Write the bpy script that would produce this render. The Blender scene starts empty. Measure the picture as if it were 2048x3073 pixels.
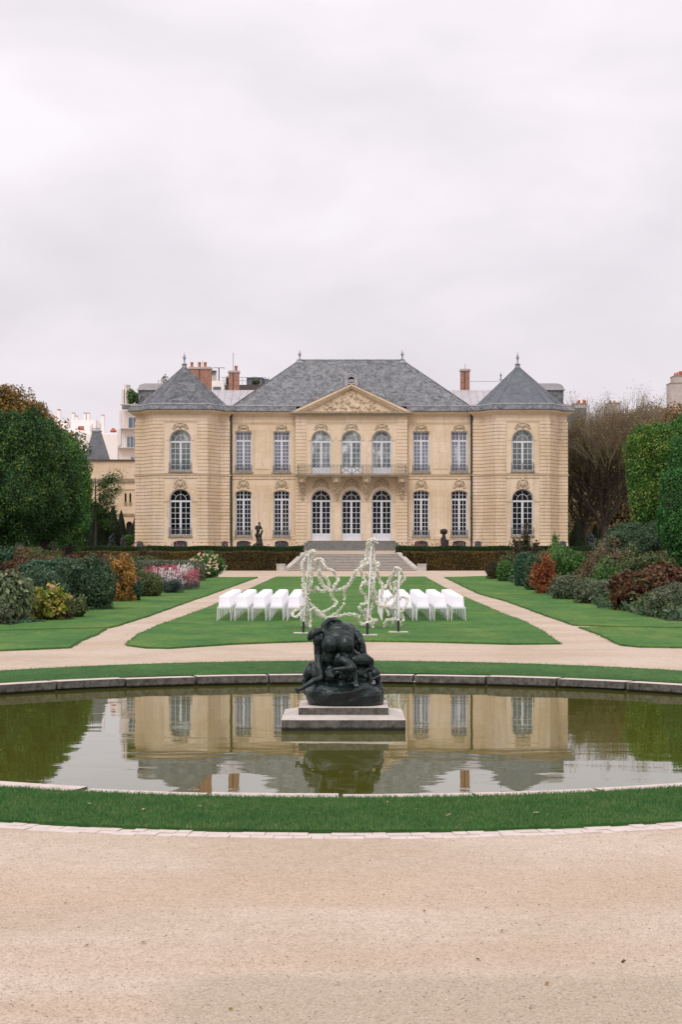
import bpy, bmesh, math, random
import numpy as np
from mathutils import Vector, Matrix
from mathutils.geometry import tessellate_polygon
R = math.radians
random.seed(7)
rng = np.random.default_rng(11)
SC = bpy.context.scene
COL = SC.collection
# ---------------------------------------------------------------- survey: camera and ground levels (metres)
F = 5500.0; CX = 1024.0; HY = 1640.0; EYE = 2.64
def WX(px, D): return (px - CX) * D / F
def WZ(py, D): return EYE + (HY - py) * D / F
def g(Y):
    if Y < 37.3: return 0.0
    if Y < 41: return 0.1 * (Y - 37.3) / 3.7
    if Y < 131: return 0.1 + 0.8 * (Y - 41) / 90
    return 0.9
def DY(py):
    lo, hi = 5.0, 131.0
    for _ in range(50):
        m = (lo + hi) / 2
        if HY + (EYE - g(m)) * F / m > py: lo = m
        else: hi = m
    return lo
def GP(px, py):
    d = DY(py); return (WX(px, d), d)
AX = 0.80          # axis of the mansion
# ---------------------------------------------------------------- materials
def newmat(name):
    m = bpy.data.materials.new(name); m.use_nodes = True
    nt = m.node_tree; b = nt.nodes['Principled BSDF']
    return m, nt, b
def N(nt, t, **k):
    n = nt.nodes.new(t)
    for a, v in k.items():
        if a.startswith('i_'): n.inputs[a[2:].replace('_', ' ')].default_value = v
        else: setattr(n, a, v)
    return n
def ramp(nt, stops, interp='LINEAR'):
    n = nt.nodes.new('ShaderNodeValToRGB'); cr = n.color_ramp; cr.interpolation = interp
    while len(cr.elements) > 1: cr.elements.remove(cr.elements[-1])
    cr.elements[0].position = stops[0][0]; cr.elements[0].color = (*stops[0][1], 1)
    for p, c in stops[1:]:
        e = cr.elements.new(p); e.color = (*c, 1)
    return n
def coords(nt, scale=(1, 1, 1)):
    tc = N(nt, 'ShaderNodeTexCoord'); mp = N(nt, 'ShaderNodeMapping'); mp.inputs['Scale'].default_value = scale
    nt.links.new(tc.outputs['Object'], mp.inputs['Vector']); return mp.outputs['Vector']
def noise(nt, vec, scale, detail=4, rough=0.55, dist=0):
    n = N(nt, 'ShaderNodeTexNoise'); n.inputs['Scale'].default_value = scale; n.inputs['Detail'].default_value = detail
    n.inputs['Roughness'].default_value = rough; n.inputs['Distortion'].default_value = dist
    if vec is not None: nt.links.new(vec, n.inputs['Vector'])
    return n.outputs['Fac']
def mix(nt, a, b, fac, mode='MIX'):
    n = N(nt, 'ShaderNodeMix', data_type='RGBA', blend_type=mode)
    for s, v in ((6, a), (7, b), (0, fac)):
        if hasattr(v, 'links') or hasattr(v, 'is_linked'): nt.links.new(v, n.inputs[s])
        elif s == 0: n.inputs[0].default_value = v
        else: n.inputs[s].default_value = (*v, 1)
    return n.outputs[2]
def bump(nt, b, h, strength, dist=0.02):
    n = N(nt, 'ShaderNodeBump'); n.inputs['Strength'].default_value = strength; n.inputs['Distance'].default_value = dist
    nt.links.new(h, n.inputs['Height']); nt.links.new(n.outputs['Normal'], b.inputs['Normal'])
def simple(name, c1, c2=None, scale=3, rough=0.7, metal=0, bmp=0, vscale=(1, 1, 1), spec=0.5):
    m, nt, b = newmat(name)
    b.inputs['Roughness'].default_value = rough; b.inputs['Metallic'].default_value = metal
    b.inputs['Specular IOR Level'].default_value = spec
    v = coords(nt, vscale); f = noise(nt, v, scale, 6, 0.6)
    r = ramp(nt, [(0.3, c1), (0.7, c2 or tuple(x * 0.75 for x in c1))]); nt.links.new(f, r.inputs[0])
    nt.links.new(r.outputs[0], b.inputs['Base Color'])
    if bmp: bump(nt, b, f, bmp)
    return m
def leafmat(name, stops, patch=0.5, pscale=1.0, rough=0.55, trans=0.25, gain=1.0):
    m, nt, b = newmat(name)
    geo = N(nt, 'ShaderNodeNewGeometry')
    v = coords(nt); nz = noise(nt, v, pscale, 3)
    ma = N(nt, 'ShaderNodeMath', operation='MULTIPLY_ADD'); nt.links.new(nz, ma.inputs[0]); ma.inputs[1].default_value = 2.4 * patch
    ma.inputs[2].default_value = -1.2 * patch
    ad = N(nt, 'ShaderNodeMath', operation='ADD'); nt.links.new(geo.outputs['Random Per Island'], ad.inputs[0]); nt.links.new(ma.outputs[0], ad.inputs[1])
    stops = [(p_, tuple(x * gain for x in c_)) for p_, c_ in stops]
    r = ramp(nt, stops); nt.links.new(ad.outputs[0], r.inputs[0]); nt.links.new(r.outputs[0], b.inputs['Base Color'])
    b.inputs['Roughness'].default_value = rough; b.inputs['Specular IOR Level'].default_value = 0.25
    if trans:
        tr = N(nt, 'ShaderNodeBsdfTranslucent'); nt.links.new(r.outputs[0], tr.inputs['Color'])
        ms = N(nt, 'ShaderNodeMixShader'); ms.inputs[0].default_value = trans
        nt.links.new(b.outputs[0], ms.inputs[1]); nt.links.new(tr.outputs[0], ms.inputs[2])
        nt.links.new(ms.outputs[0], nt.nodes['Material Output'].inputs[0])
    return m
def greens(d, m, l, y=None):
    s = [(0.0, d), (0.45, m), (0.85, l)]
    if y: s.append((0.97, y))
    return s
# stone of the mansion
def stone(name, courses, tint=1.0):
    m, nt, b = newmat(name)
    tc = N(nt, 'ShaderNodeTexCoord'); sp = N(nt, 'ShaderNodeSeparateXYZ'); nt.links.new(tc.outputs['Object'], sp.inputs[0])
    add = N(nt, 'ShaderNodeMath', operation='ADD'); nt.links.new(sp.outputs[0], add.inputs[0]); nt.links.new(sp.outputs[1], add.inputs[1])
    cb = N(nt, 'ShaderNodeCombineXYZ'); nt.links.new(add.outputs[0], cb.inputs[0]); nt.links.new(sp.outputs[2], cb.inputs[1])
    br = N(nt, 'ShaderNodeTexBrick'); nt.links.new(cb.outputs[0], br.inputs['Vector'])
    br.inputs['Scale'].default_value = 1.0; br.inputs['Mortar Size'].default_value = 0.012; br.inputs['Mortar Smooth'].default_value = 0.3
    br.inputs['Brick Width'].default_value = 0.86; br.inputs['Row Height'].default_value = courses; br.inputs['Bias'].default_value = 0.0
    t = tint
    br.inputs['Color1'].default_value = (0.82 * t, 0.68 * t, 0.515 * t, 1); br.inputs['Color2'].default_value = (0.70 * t, 0.55 * t, 0.375 * t, 1)
    br.inputs['Mortar'].default_value = (0.58 * t, 0.46 * t, 0.34 * t, 1)
    v = tc.outputs['Object']
    n1 = noise(nt, v, 0.35, 5); r1 = ramp(nt, [(0.35, (0.68 * t, 0.53 * t, 0.34 * t)), (0.52, (0.80 * t, 0.66 * t, 0.485 * t)), (0.62, (0.86 * t, 0.72 * t, 0.59 * t))]); nt.links.new(n1, r1.inputs[0])
    c = mix(nt, br.outputs['Color'], r1.outputs[0], 0.5)
    # rain streaks and soot patches
    mp = N(nt, 'ShaderNodeMapping'); mp.inputs['Scale'].default_value = (2.2, 2.2, 0.22); nt.links.new(v, mp.inputs[0])
    n2 = noise(nt, mp.outputs[0], 1.3, 7, 0.65); r2 = ramp(nt, [(0.52, (0, 0, 0)), (0.70, (1, 1, 1))]); nt.links.new(n2, r2.inputs[0])
    c = mix(nt, c, (0.44 * t, 0.37 * t, 0.28 * t), mix(nt, (0, 0, 0), r2.outputs[0], 0.5))
    n3 = noise(nt, v, 9, 6, 0.7); r3 = ramp(nt, [(0.3, (0.86, 0.84, 0.82)), (0.7, (1.04, 1.04, 1.04))]); nt.links.new(n3, r3.inputs[0])
    c = mix(nt, c, r3.outputs[0], 1.0, 'MULTIPLY')
    nt.links.new(c, b.inputs['Base Color']); b.inputs['Roughness'].default_value = 0.9; b.inputs['Specular IOR Level'].default_value = 0.2
    bump(nt, b, n3, 0.25)
    return m
M = {}
M['stone'] = stone('limestone ashlar', 0.42)
M['course'] = stone('limestone course', 0.262)
M['trim'] = stone('limestone trim', 3.0, 0.97)
M['soot'] = simple('sooty stone', (0.42, 0.34, 0.23), (0.22, 0.19, 0.14), 5, 0.9, bmp=0.3)
M['carve'] = simple('carved limestone', (0.64, 0.52, 0.37), (0.42, 0.34, 0.24), 6, 0.9, bmp=0.3)
M['chapel'] = stone('chapel stone', 0.3, 1.0)
def slate(name, c1, c2, c3, moss):
    m, nt, b = newmat(name)
    v = coords(nt)
    v2 = coords(nt, (1, 1, 1.0))
    n1 = noise(nt, v, 2.1, 8, 0.78, 0.8); r1 = ramp(nt, [(0.40, c1), (0.5, c2), (0.61, c3)]); nt.links.new(n1, r1.inputs[0])
    tc = N(nt, 'ShaderNodeTexCoord'); sp = N(nt, 'ShaderNodeSeparateXYZ'); nt.links.new(tc.outputs['Object'], sp.inputs[0])
    add = N(nt, 'ShaderNodeMath', operation='ADD'); nt.links.new(sp.outputs[0], add.inputs[0]); nt.links.new(sp.outputs[1], add.inputs[1])
    cb = N(nt, 'ShaderNodeCombineXYZ'); nt.links.new(add.outputs[0], cb.inputs[0]); nt.links.new(sp.outputs[2], cb.inputs[1])
    br = N(nt, 'ShaderNodeTexBrick'); nt.links.new(cb.outputs[0], br.inputs['Vector']); br.inputs['Scale'].default_value = 1
    br.inputs['Brick Width'].default_value = 0.2; br.inputs['Row Height'].default_value = 0.11; br.inputs['Mortar Size'].default_value = 0.008
    br.inputs['Color1'].default_value = (1.12, 1.12, 1.12, 1); br.inputs['Color2'].default_value = (0.86, 0.86, 0.86, 1); br.inputs['Mortar'].default_value = (0.5, 0.5, 0.5, 1)
    c = mix(nt, r1.outputs[0], br.outputs['Color'], 0.8, 'MULTIPLY')
    n2 = noise(nt, v2, 7, 6, 0.75); r2 = ramp(nt, [(0.56 - moss, (0, 0, 0)), (0.66 - moss * 0.5, (1, 1, 1))]); nt.links.new(n2, r2.inputs[0])
    c = mix(nt, c, (0.36, 0.35, 0.345), mix(nt, (0, 0, 0), r2.outputs[0], 0.55))
    nt.links.new(c, b.inputs['Base Color']); b.inputs['Roughness'].default_value = 0.62
    bump(nt, b, br.outputs['Fac'], -0.5, 0.02)
    return m
M['slate'] = slate('mossy slate', (0.055, 0.06, 0.066), (0.14, 0.146, 0.155), (0.235, 0.238, 0.245), 0.03)
M['slate3'] = slate('dark mossy slate', (0.045, 0.05, 0.056), (0.105, 0.112, 0.122), (0.19, 0.195, 0.205), -0.02)
M['slate2'] = slate('clean slate', (0.085, 0.095, 0.11), (0.115, 0.125, 0.142), (0.145, 0.155, 0.172), -0.12)
M['lead'] = simple('lead ridge', (0.40, 0.41, 0.43), (0.16, 0.17, 0.18), 4, 0.6, 0.1, 0.3)
M['zinc'] = simple('zinc sheet', (0.50, 0.47, 0.48), (0.36, 0.34, 0.35), 2, 0.55, 0.1)
M['brick'] = simple('chimney brick', (0.50, 0.25, 0.17), (0.20, 0.10, 0.075), 5, 0.9, bmp=0.5, vscale=(1, 1, 2.2))
M['pot'] = simple('terracotta', (0.5, 0.13, 0.07), None, 4, 0.8)
M['white'] = simple('white window paint', (0.72, 0.73, 0.78), (0.62, 0.63, 0.68), 3, 0.45)
M['chair'] = simple('white plastic', (0.84, 0.82, 0.86), (0.80, 0.78, 0.82), 2, 0.3)
M['iron'] = simple('wrought iron', (0.10, 0.105, 0.11), (0.05, 0.055, 0.06), 6, 0.6)
M['pipe'] = simple('dark drain pipe', (0.045, 0.05, 0.05), None, 6, 0.5)
M['black'] = simple('black steel', (0.02, 0.02, 0.022), None, 6, 0.5)
M['grille'] = simple('basement grille', (0.03, 0.045, 0.065), (0.015, 0.022, 0.03), 6, 0.6)
M['bars'] = simple('blue grey bars', (0.22, 0.25, 0.28), None, 6, 0.6)
M['bronze'] = simple('dark green bronze', (0.016, 0.030, 0.028), (0.005, 0.010, 0.010), 5, 0.33, 0.35, 0.35, (1, 1, 0.6))
M['bronze2'] = simple('brown bronze', (0.026, 0.024, 0.021), (0.012, 0.012, 0.012), 9, 0.4, 0.2, 0.2)
M['steps'] = simple('shade-toned weathered step stone', (0.34, 0.31, 0.285), (0.18, 0.168, 0.152), 3, 0.9, bmp=0.4, vscale=(1, 1, 3))  # tone darkened to carry riser shade on the garden stair
M['steps2'] = simple('grey step stone', (0.25, 0.245, 0.23), (0.15, 0.147, 0.14), 3, 0.9, bmp=0.4)
M['flank'] = simple('pale coping stone', (0.58, 0.53, 0.47), (0.40, 0.365, 0.325), 3, 0.9, bmp=0.3)
def glass(name, c1, c2, rough=0.06, scale=0.8, spec=0.5):
    m, nt, b = newmat(name)
    v = coords(nt, (1, 1, 0.6)); f = noise(nt, v, scale, 3)
    r = ramp(nt, [(0.4, c1), (0.6, c2), (0.68, tuple(2.2 * x for x in c2))]); nt.links.new(f, r.inputs[0]); nt.links.new(r.outputs[0], b.inputs['Base Color'])  # palest stop paints curtains and lighter reflections into the pane
    b.inputs['Roughness'].default_value = rough; b.inputs['Specular IOR Level'].default_value = spec
    f2 = noise(nt, v, 1.2, 1); bump(nt, b, f2, 0.05, 0.01)
    return m
M['pane_dark'] = glass('dark window glass', (0.004, 0.006, 0.006), (0.016, 0.02, 0.019), spec=0.16)
M['pane_blue'] = glass('window glass with drawn blinds', (0.13, 0.155, 0.20), (0.20, 0.23, 0.28))
M['pane_hall'] = glass('window glass of the hall', (0.11, 0.14, 0.145), (0.30, 0.33, 0.33), scale=1.6)
M['pane_mid'] = glass('greenish window glass', (0.10, 0.13, 0.125), (0.19, 0.22, 0.21))
M['pane_flat'] = glass('apartment glass', (0.10, 0.13, 0.15), (0.2, 0.24, 0.27))
M['render'] = simple('pale render', (0.80, 0.72, 0.66), (0.72, 0.65, 0.6), 0.5, 0.9)
M['render2'] = simple('white render', (0.86, 0.81, 0.79), (0.78, 0.74, 0.72), 0.5, 0.9)
M['render3'] = simple('greyish stone block', (0.50, 0.45, 0.42), (0.38, 0.34, 0.32), 1.5, 0.9)
M['brownroof'] = simple('brown flat roof', (0.10, 0.075, 0.07), None, 1, 0.8)
# vegetation
M['clip'] = leafmat('clipped tree leaves', greens((0.012, 0.033, 0.011), (0.024, 0.066, 0.018), (0.05, 0.125, 0.03), (0.13, 0.19, 0.03)), 0.45, 0.5, gain=1.28)
M['clip2'] = leafmat('brighter tree leaves', greens((0.015, 0.05, 0.013), (0.035, 0.11, 0.024), (0.075, 0.19, 0.04), (0.22, 0.26, 0.04)), 0.45, 0.5, gain=1.35)
M['ivy'] = leafmat('yellowing tree leaves', greens((0.016, 0.05, 0.012), (0.035, 0.095, 0.018), (0.09, 0.17, 0.03), (0.22, 0.24, 0.04)), 0.5, 0.45, gain=1.9)
M['rightgreen'] = leafmat('fresh green leaves', greens((0.014, 0.055, 0.016), (0.03, 0.11, 0.025), (0.07, 0.2, 0.045)), 0.4, 0.7, gain=1.25)
M['autumn'] = leafmat('autumn leaves', [(0, (0.05, 0.045, 0.015)), (0.35, (0.16, 0.085, 0.02)), (0.65, (0.26, 0.12, 0.03)), (0.95, (0.14, 0.15, 0.035))], 0.5, 0.35, gain=1.25)
M['brownleaf'] = leafmat('withered leaves', [(0, (0.08, 0.06, 0.035)), (0.5, (0.19, 0.125, 0.06)), (0.9, (0.25, 0.19, 0.08))], 0.4, 0.4, gain=1.1)
M['olive'] = leafmat('olive leaves', greens((0.03, 0.045, 0.02), (0.07, 0.095, 0.035), (0.15, 0.17, 0.06)), 0.4, 1, gain=1.3)
M['yew'] = leafmat('yew needles', greens((0.012, 0.026, 0.013), (0.02, 0.042, 0.02), (0.035, 0.062, 0.028)), 0.4, 1.2, gain=1.1)
M['box'] = leafmat('box hedge leaves', greens((0.014, 0.034, 0.01), (0.028, 0.06, 0.016), (0.05, 0.1, 0.028)), 0.4, 0.8)
M['beech'] = leafmat('hornbeam hedge leaves', [(0, (0.035, 0.03, 0.012)), (0.4, (0.075, 0.055, 0.022)), (0.7, (0.13, 0.09, 0.025)), (0.95, (0.19, 0.12, 0.03))], 0.7, 0.35, gain=1.15)
M['bush'] = leafmat('dark bush leaves', greens((0.018, 0.04, 0.02), (0.038, 0.075, 0.038), (0.085, 0.13, 0.07)), 0.4, 1, gain=1.45)
M['teal'] = leafmat('blue-green bush leaves', greens((0.018, 0.05, 0.026), (0.036, 0.09, 0.05), (0.08, 0.15, 0.085)), 0.4, 1, gain=1.3)
M['grey'] = leafmat('grey-green bush leaves', greens((0.04, 0.055, 0.03), (0.095, 0.115, 0.065), (0.18, 0.2, 0.125)), 0.4, 1.2, gain=1.35)
M['mid'] = leafmat('mid green bush leaves', greens((0.02, 0.06, 0.015), (0.05, 0.12, 0.03), (0.11, 0.21, 0.05)), 0.4, 1, gain=1.35)
M['hyd'] = leafmat('large hydrangea leaves', [(0, (0.05, 0.075, 0.035)), (0.5, (0.12, 0.155, 0.075)), (1, (0.22, 0.25, 0.13))], 0.2, 1, gain=1.25)
M['yellow'] = leafmat('yellow-green leaves', [(0, (0.06, 0.12, 0.02)), (0.4, (0.24, 0.30, 0.045)), (0.75, (0.48, 0.42, 0.08)), (1, (0.5, 0.26, 0.13))], 0.4, 1.5)
M['orange'] = leafmat('orange leaves', [(0, (0.11, 0.09, 0.02)), (0.4, (0.34, 0.15, 0.03)), (0.75, (0.52, 0.24, 0.07)), (1, (0.27, 0.25, 0.04))], 0.5, 1.5)
M['red'] = leafmat('dark red leaves', [(0, (0.04, 0.022, 0.012)), (0.4, (0.095, 0.03, 0.02)), (0.7, (0.15, 0.055, 0.035)), (0.85, (0.08, 0.08, 0.03)), (1, (0.07, 0.1, 0.03))], 0.4, 1.5, gain=1.35)
M['redor'] = leafmat('red and orange leaves', [(0, (0.09, 0.03, 0.015)), (0.45, (0.26, 0.06, 0.03)), (0.8, (0.36, 0.13, 0.04)), (1, (0.1, 0.13, 0.03))], 0.4, 1.5, gain=1.3)
M['rose'] = leafmat('viburnum leaves', [(0, (0.04, 0.05, 0.025)), (0.45, (0.11, 0.10, 0.05)), (0.8, (0.2, 0.09, 0.06)), (1, (0.1, 0.15, 0.07))], 0.5, 1.5, gain=1.35)
M['purple'] = leafmat('brownish shrub leaves', [(0, (0.028, 0.028, 0.016)), (0.5, (0.055, 0.05, 0.025)), (1, (0.085, 0.06, 0.03))], 0.4, 1.5, gain=1.4)
M['pale'] = leafmat('pale willow leaves', [(0, (0.12, 0.17, 0.05)), (0.5, (0.24, 0.29, 0.11)), (1, (0.38, 0.42, 0.2))], 0.3, 1)
M['lav'] = leafmat('lavender stems', [(0, (0.05, 0.08, 0.05)), (0.5, (0.09, 0.12, 0.09)), (1, (0.16, 0.15, 0.22))], 0.3, 2)
M['petal_w'] = leafmat('white petals', [(0, (0.62, 0.4, 0.45)), (0.35, (0.78, 0.68, 0.68)), (1, (0.88, 0.82, 0.82))], 0.3, 1)
M['petal_p'] = leafmat('pink petals', [(0, (0.42, 0.03, 0.08)), (0.6, (0.62, 0.09, 0.16)), (1, (0.75, 0.38, 0.40))], 0.3, 1)
M['petal_c'] = leafmat('cream and apricot petals', [(0, (0.8, 0.35, 0.25)), (0.5, (0.85, 0.62, 0.4)), (1, (0.88, 0.8, 0.66))], 0.3, 1)
M['brownolive'] = leafmat('brown olive curled leaves', [(0, (0.10, 0.08, 0.05)), (0.5, (0.20, 0.155, 0.085)), (0.85, (0.28, 0.22, 0.12)), (1, (0.30, 0.17, 0.07))], 0.4, 0.4, gain=1.35)
M['bark'] = simple('bark', (0.055, 0.042, 0.032), (0.025, 0.02, 0.016), 8, 0.95, bmp=0.5)
M['twig'] = simple('twigs', (0.30, 0.26, 0.19), (0.17, 0.145, 0.10), 2, 0.95)
M['garland'] = leafmat('white chrysanthemum heads', [(0, (0.45, 0.47, 0.2)), (0.05, (0.8, 0.76, 0.6)), (0.15, (0.93, 0.90, 0.81)), (1, (0.98, 0.96, 0.90))], 0.0, 1, trans=0.3)
M['inner'] = simple('shade-dark foliage core', (0.022, 0.032, 0.012), (0.010, 0.016, 0.006), 9, 0.95, bmp=0.6)  # solid crown core; shade between the inner branches put into its dark colour
# ground covers
def gravelmat():
    m, nt, b = newmat('pale beige gravel')
    v = coords(nt)
    big = noise(nt, v, 0.35, 4, 0.5, 0.4); r = ramp(nt, [(0.35, (0.465, 0.375, 0.285)), (0.6, (0.54, 0.445, 0.358))]); nt.links.new(big, r.inputs[0])
    med = noise(nt, v, 5, 5, 0.7); r2 = ramp(nt, [(0.3, (0.9, 0.89, 0.87)), (0.7, (1.06, 1.06, 1.06))]); nt.links.new(med, r2.inputs[0])
    c = mix(nt, r.outputs[0], r2.outputs[0], 1, 'MULTIPLY')
    # wheel-worn tan bands across the walk
    mp = N(nt, 'ShaderNodeMapping'); mp.inputs['Scale'].default_value = (0.08, 0.9, 1); tc = N(nt, 'ShaderNodeTexCoord'); nt.links.new(tc.outputs['Object'], mp.inputs[0])
    bd = noise(nt, mp.outputs[0], 1.0, 5, 0.6, 0.3); rb = ramp(nt, [(0.5, (0, 0, 0)), (0.62, (1, 1, 1))]); nt.links.new(bd, rb.inputs[0])
    c = mix(nt, c, (0.465, 0.35, 0.255), mix(nt, (0, 0, 0), rb.outputs[0], 0.6))
    # damp olive-brown sand where the walk has been relaid, nearest the viewer
    sp = N(nt, 'ShaderNodeSeparateXYZ'); nt.links.new(v, sp.inputs[0])
    ne = noise(nt, v, 0.45, 4, 0.5)
    def soft(sock, a, b, amp):
        m1 = N(nt, 'ShaderNodeMath', operation='MULTIPLY_ADD'); nt.links.new(ne, m1.inputs[0]); m1.inputs[1].default_value = amp; nt.links.new(sock, m1.inputs[2])
        q = N(nt, 'ShaderNodeMapRange'); q.interpolation_type = 'SMOOTHSTEP'; nt.links.new(m1.outputs[0], q.inputs[0]); q.inputs[1].default_value = a; q.inputs[2].default_value = b; return q.outputs[0]
    fx = soft(sp.outputs[0], -0.75, -0.35, 0.9); fy = soft(sp.outputs[1], 11.75, 11.45, 0.7)
    pm = N(nt, 'ShaderNodeMath', operation='MULTIPLY'); nt.links.new(fx, pm.inputs[0]); nt.links.new(fy, pm.inputs[1])
    pm2 = N(nt, 'ShaderNodeMath', operation='MULTIPLY'); nt.links.new(pm.outputs[0], pm2.inputs[0]); pm2.inputs[1].default_value = 0.8
    c = mix(nt, c, (0.40, 0.33, 0.25), pm2.outputs[0])
    fb = soft(sp.outputs[1], 15.9, 15.2, 1.2); fb2 = soft(sp.outputs[1], 13.7, 14.6, 1.2)
    pm3 = N(nt, 'ShaderNodeMath', operation='MULTIPLY'); nt.links.new(fb, pm3.inputs[0]); nt.links.new(fb2, pm3.inputs[1])
    pm4 = N(nt, 'ShaderNodeMath', operation='MULTIPLY'); nt.links.new(pm3.outputs[0], pm4.inputs[0]); pm4.inputs[1].default_value = 0.45
    c = mix(nt, c, (0.47, 0.355, 0.25), pm4.outputs[0])
    vo = N(nt, 'ShaderNodeTexVoronoi'); vo.inputs['Scale'].default_value = 70; nt.links.new(v, vo.inputs['Vector'])
    r3 = ramp(nt, [(0, (0.72, 0.70, 0.67)), (0.5, (1.0, 1.0, 1.0)), (1, (1.2, 1.2, 1.22))]); nt.links.new(vo.outputs['Color'], r3.inputs[0])
    c = mix(nt, c, r3.outputs[0], 1, 'MULTIPLY')
    # sparse darker pebbles
    vo2 = N(nt, 'ShaderNodeTexVoronoi'); vo2.inputs['Scale'].default_value = 9; nt.links.new(v, vo2.inputs['Vector'])
    r4 = ramp(nt, [(0.0, (0.45, 0.42, 0.38)), (0.07, (0.5, 0.47, 0.42)), (0.10, (1, 1, 1))]); nt.links.new(vo2.outputs['Distance'], r4.inputs[0])
    c = mix(nt, c, r4.outputs[0], 0.7, 'MULTIPLY')
    nt.links.new(c, b.inputs['Base Color']); b.inputs['Roughness'].default_value = 0.95; b.inputs['Specular IOR Level'].default_value = 0.15
    bump(nt, b, vo.outputs['Distance'], 0.5, 0.01)
    return m
M['gravel'] = gravelmat()
def lawnmat(name, c1, c2, c3, c4):
    m, nt, b = newmat(name)
    v = coords(nt)
    n1 = noise(nt, v, 0.5, 5, 0.6); r = ramp(nt, [(0.35, c1), (0.55, c2), (0.72, c3)]); nt.links.new(n1, r.inputs[0])
    n2 = noise(nt, coords(nt, (1, 0.5, 1)), 14, 6, 0.8); r2 = ramp(nt, [(0.3, (0.72, 0.74, 0.72)), (0.7, (1.25, 1.2, 1.2))]); nt.links.new(n2, r2.inputs[0])
    c = mix(nt, r.outputs[0], r2.outputs[0], 1, 'MULTIPLY')
    n3 = noise(nt, coords(nt, (0.5, 0.22, 1)), 1.3, 6, 0.65, 0.3); r3 = ramp(nt, [(0.48, (0, 0, 0)), (0.68, (1, 1, 1))]); nt.links.new(n3, r3.inputs[0])
    c = mix(nt, c, c4, mix(nt, (0, 0, 0), r3.outputs[0], 0.6)); n4 = noise(nt, coords(nt, (1, 0.3, 1)), 5, 5, 0.7); r4 = ramp(nt, [(0.3, (0.8, 0.8, 0.8)), (0.7, (1.18, 1.18, 1.1))]); nt.links.new(n4, r4.inputs[0])
    c = mix(nt, c, r4.outputs[0], 1, 'MULTIPLY')
    nt.links.new(c, b.inputs['Base Color']); b.inputs['Roughness'].default_value = 0.9; b.inputs['Specular IOR Level'].default_value = 0.15
    bump(nt, b, n2, 0.6, 0.03)
    return m
M['lawn'] = lawnmat('lawn', (0.042, 0.128, 0.030), (0.066, 0.165, 0.034), (0.10, 0.19, 0.038), (0.145, 0.205, 0.048))
M['lawnnear'] = lawnmat('lawn near', (0.032, 0.095, 0.026), (0.045, 0.125, 0.032), (0.065, 0.15, 0.036), (0.09, 0.16, 0.045))
M['blade'] = leafmat('grass blades', [(0, (0.042, 0.125, 0.038)), (0.5, (0.08, 0.20, 0.055)), (0.9, (0.145, 0.27, 0.08)), (0.99, (0.27, 0.27, 0.12))], 0.35, 2.2, 0.6, 0.4)
M['soil'] = simple('bed soil', (0.05, 0.045, 0.02), (0.03, 0.05, 0.015), 4, 0.95)
def rimmat():
    m, nt, b = newmat('pool stone')
    v = coords(nt)
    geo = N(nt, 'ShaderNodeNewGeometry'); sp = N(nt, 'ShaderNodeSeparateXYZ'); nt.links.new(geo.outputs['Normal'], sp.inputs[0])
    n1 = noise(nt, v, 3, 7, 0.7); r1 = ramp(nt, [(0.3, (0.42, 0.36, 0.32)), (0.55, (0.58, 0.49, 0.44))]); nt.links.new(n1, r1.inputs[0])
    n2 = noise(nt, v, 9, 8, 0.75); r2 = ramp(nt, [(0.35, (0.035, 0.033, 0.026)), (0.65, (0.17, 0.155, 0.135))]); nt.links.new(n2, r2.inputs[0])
    r = ramp(nt, [(0.4, (0, 0, 0)), (0.7, (1, 1, 1))]); nt.links.new(sp.outputs[2], r.inputs[0])   # upright faces darker and more mottled than the tops
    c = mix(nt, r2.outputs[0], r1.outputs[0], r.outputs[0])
    sz = N(nt, 'ShaderNodeSeparateXYZ'); nt.links.new(geo.outputs['Position'], sz.inputs[0])   # dark slimy band left by the water level
    wl = ramp(nt, [(0.0, (0.10, 0.10, 0.07)), (0.45, (0.16, 0.15, 0.11)), (0.6, (1, 1, 1))]); mr = N(nt, 'ShaderNodeMapRange'); nt.links.new(sz.outputs[2], mr.inputs[0]); mr.inputs[1].default_value = -0.17; mr.inputs[2].default_value = -0.05
    am = N(nt, 'ShaderNodeMath', operation='MULTIPLY_ADD'); nt.links.new(n2, am.inputs[0]); am.inputs[1].default_value = 0.5; nt.links.new(mr.outputs[0], am.inputs[2]); sb = N(nt, 'ShaderNodeMath', operation='SUBTRACT'); nt.links.new(am.outputs[0], sb.inputs[0]); sb.inputs[1].default_value = 0.25
    nt.links.new(sb.outputs[0], wl.inputs[0]); c = mix(nt, c, wl.outputs[0], 1, 'MULTIPLY')
    nt.links.new(c, b.inputs['Base Color']); b.inputs['Roughness'].default_value = 0.85; bump(nt, b, n2, 0.4)
    return m
M['rim'] = rimmat()
M['sett'] = simple('pale setts', (0.66, 0.57, 0.52), (0.5, 0.43, 0.38), 6, 0.9, bmp=0.3)
def watermat():
    m, nt, b = newmat('murky pool water')
    b.inputs['Base Color'].default_value = (0.082, 0.085, 0.012, 1); b.inputs['Roughness'].default_value = 0.0; b.inputs['IOR'].default_value = 1.48
    b.inputs['Specular IOR Level'].default_value = 0.62
    n1 = noise(nt, coords(nt, (0.55, 1.0, 1)), 1.1, 2, 0.4, 0.5); n2 = noise(nt, coords(nt, (1.0, 2.2, 1)), 5.0, 2, 0.4)
    ad = N(nt, 'ShaderNodeMath', operation='MULTIPLY_ADD'); nt.links.new(n2, ad.inputs[0]); ad.inputs[1].default_value = 0.05; nt.links.new(n1, ad.inputs[2])
    bump(nt, b, ad.outputs[0], 1.0, 0.0026)
    return m
M['water'] = watermat()
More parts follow.
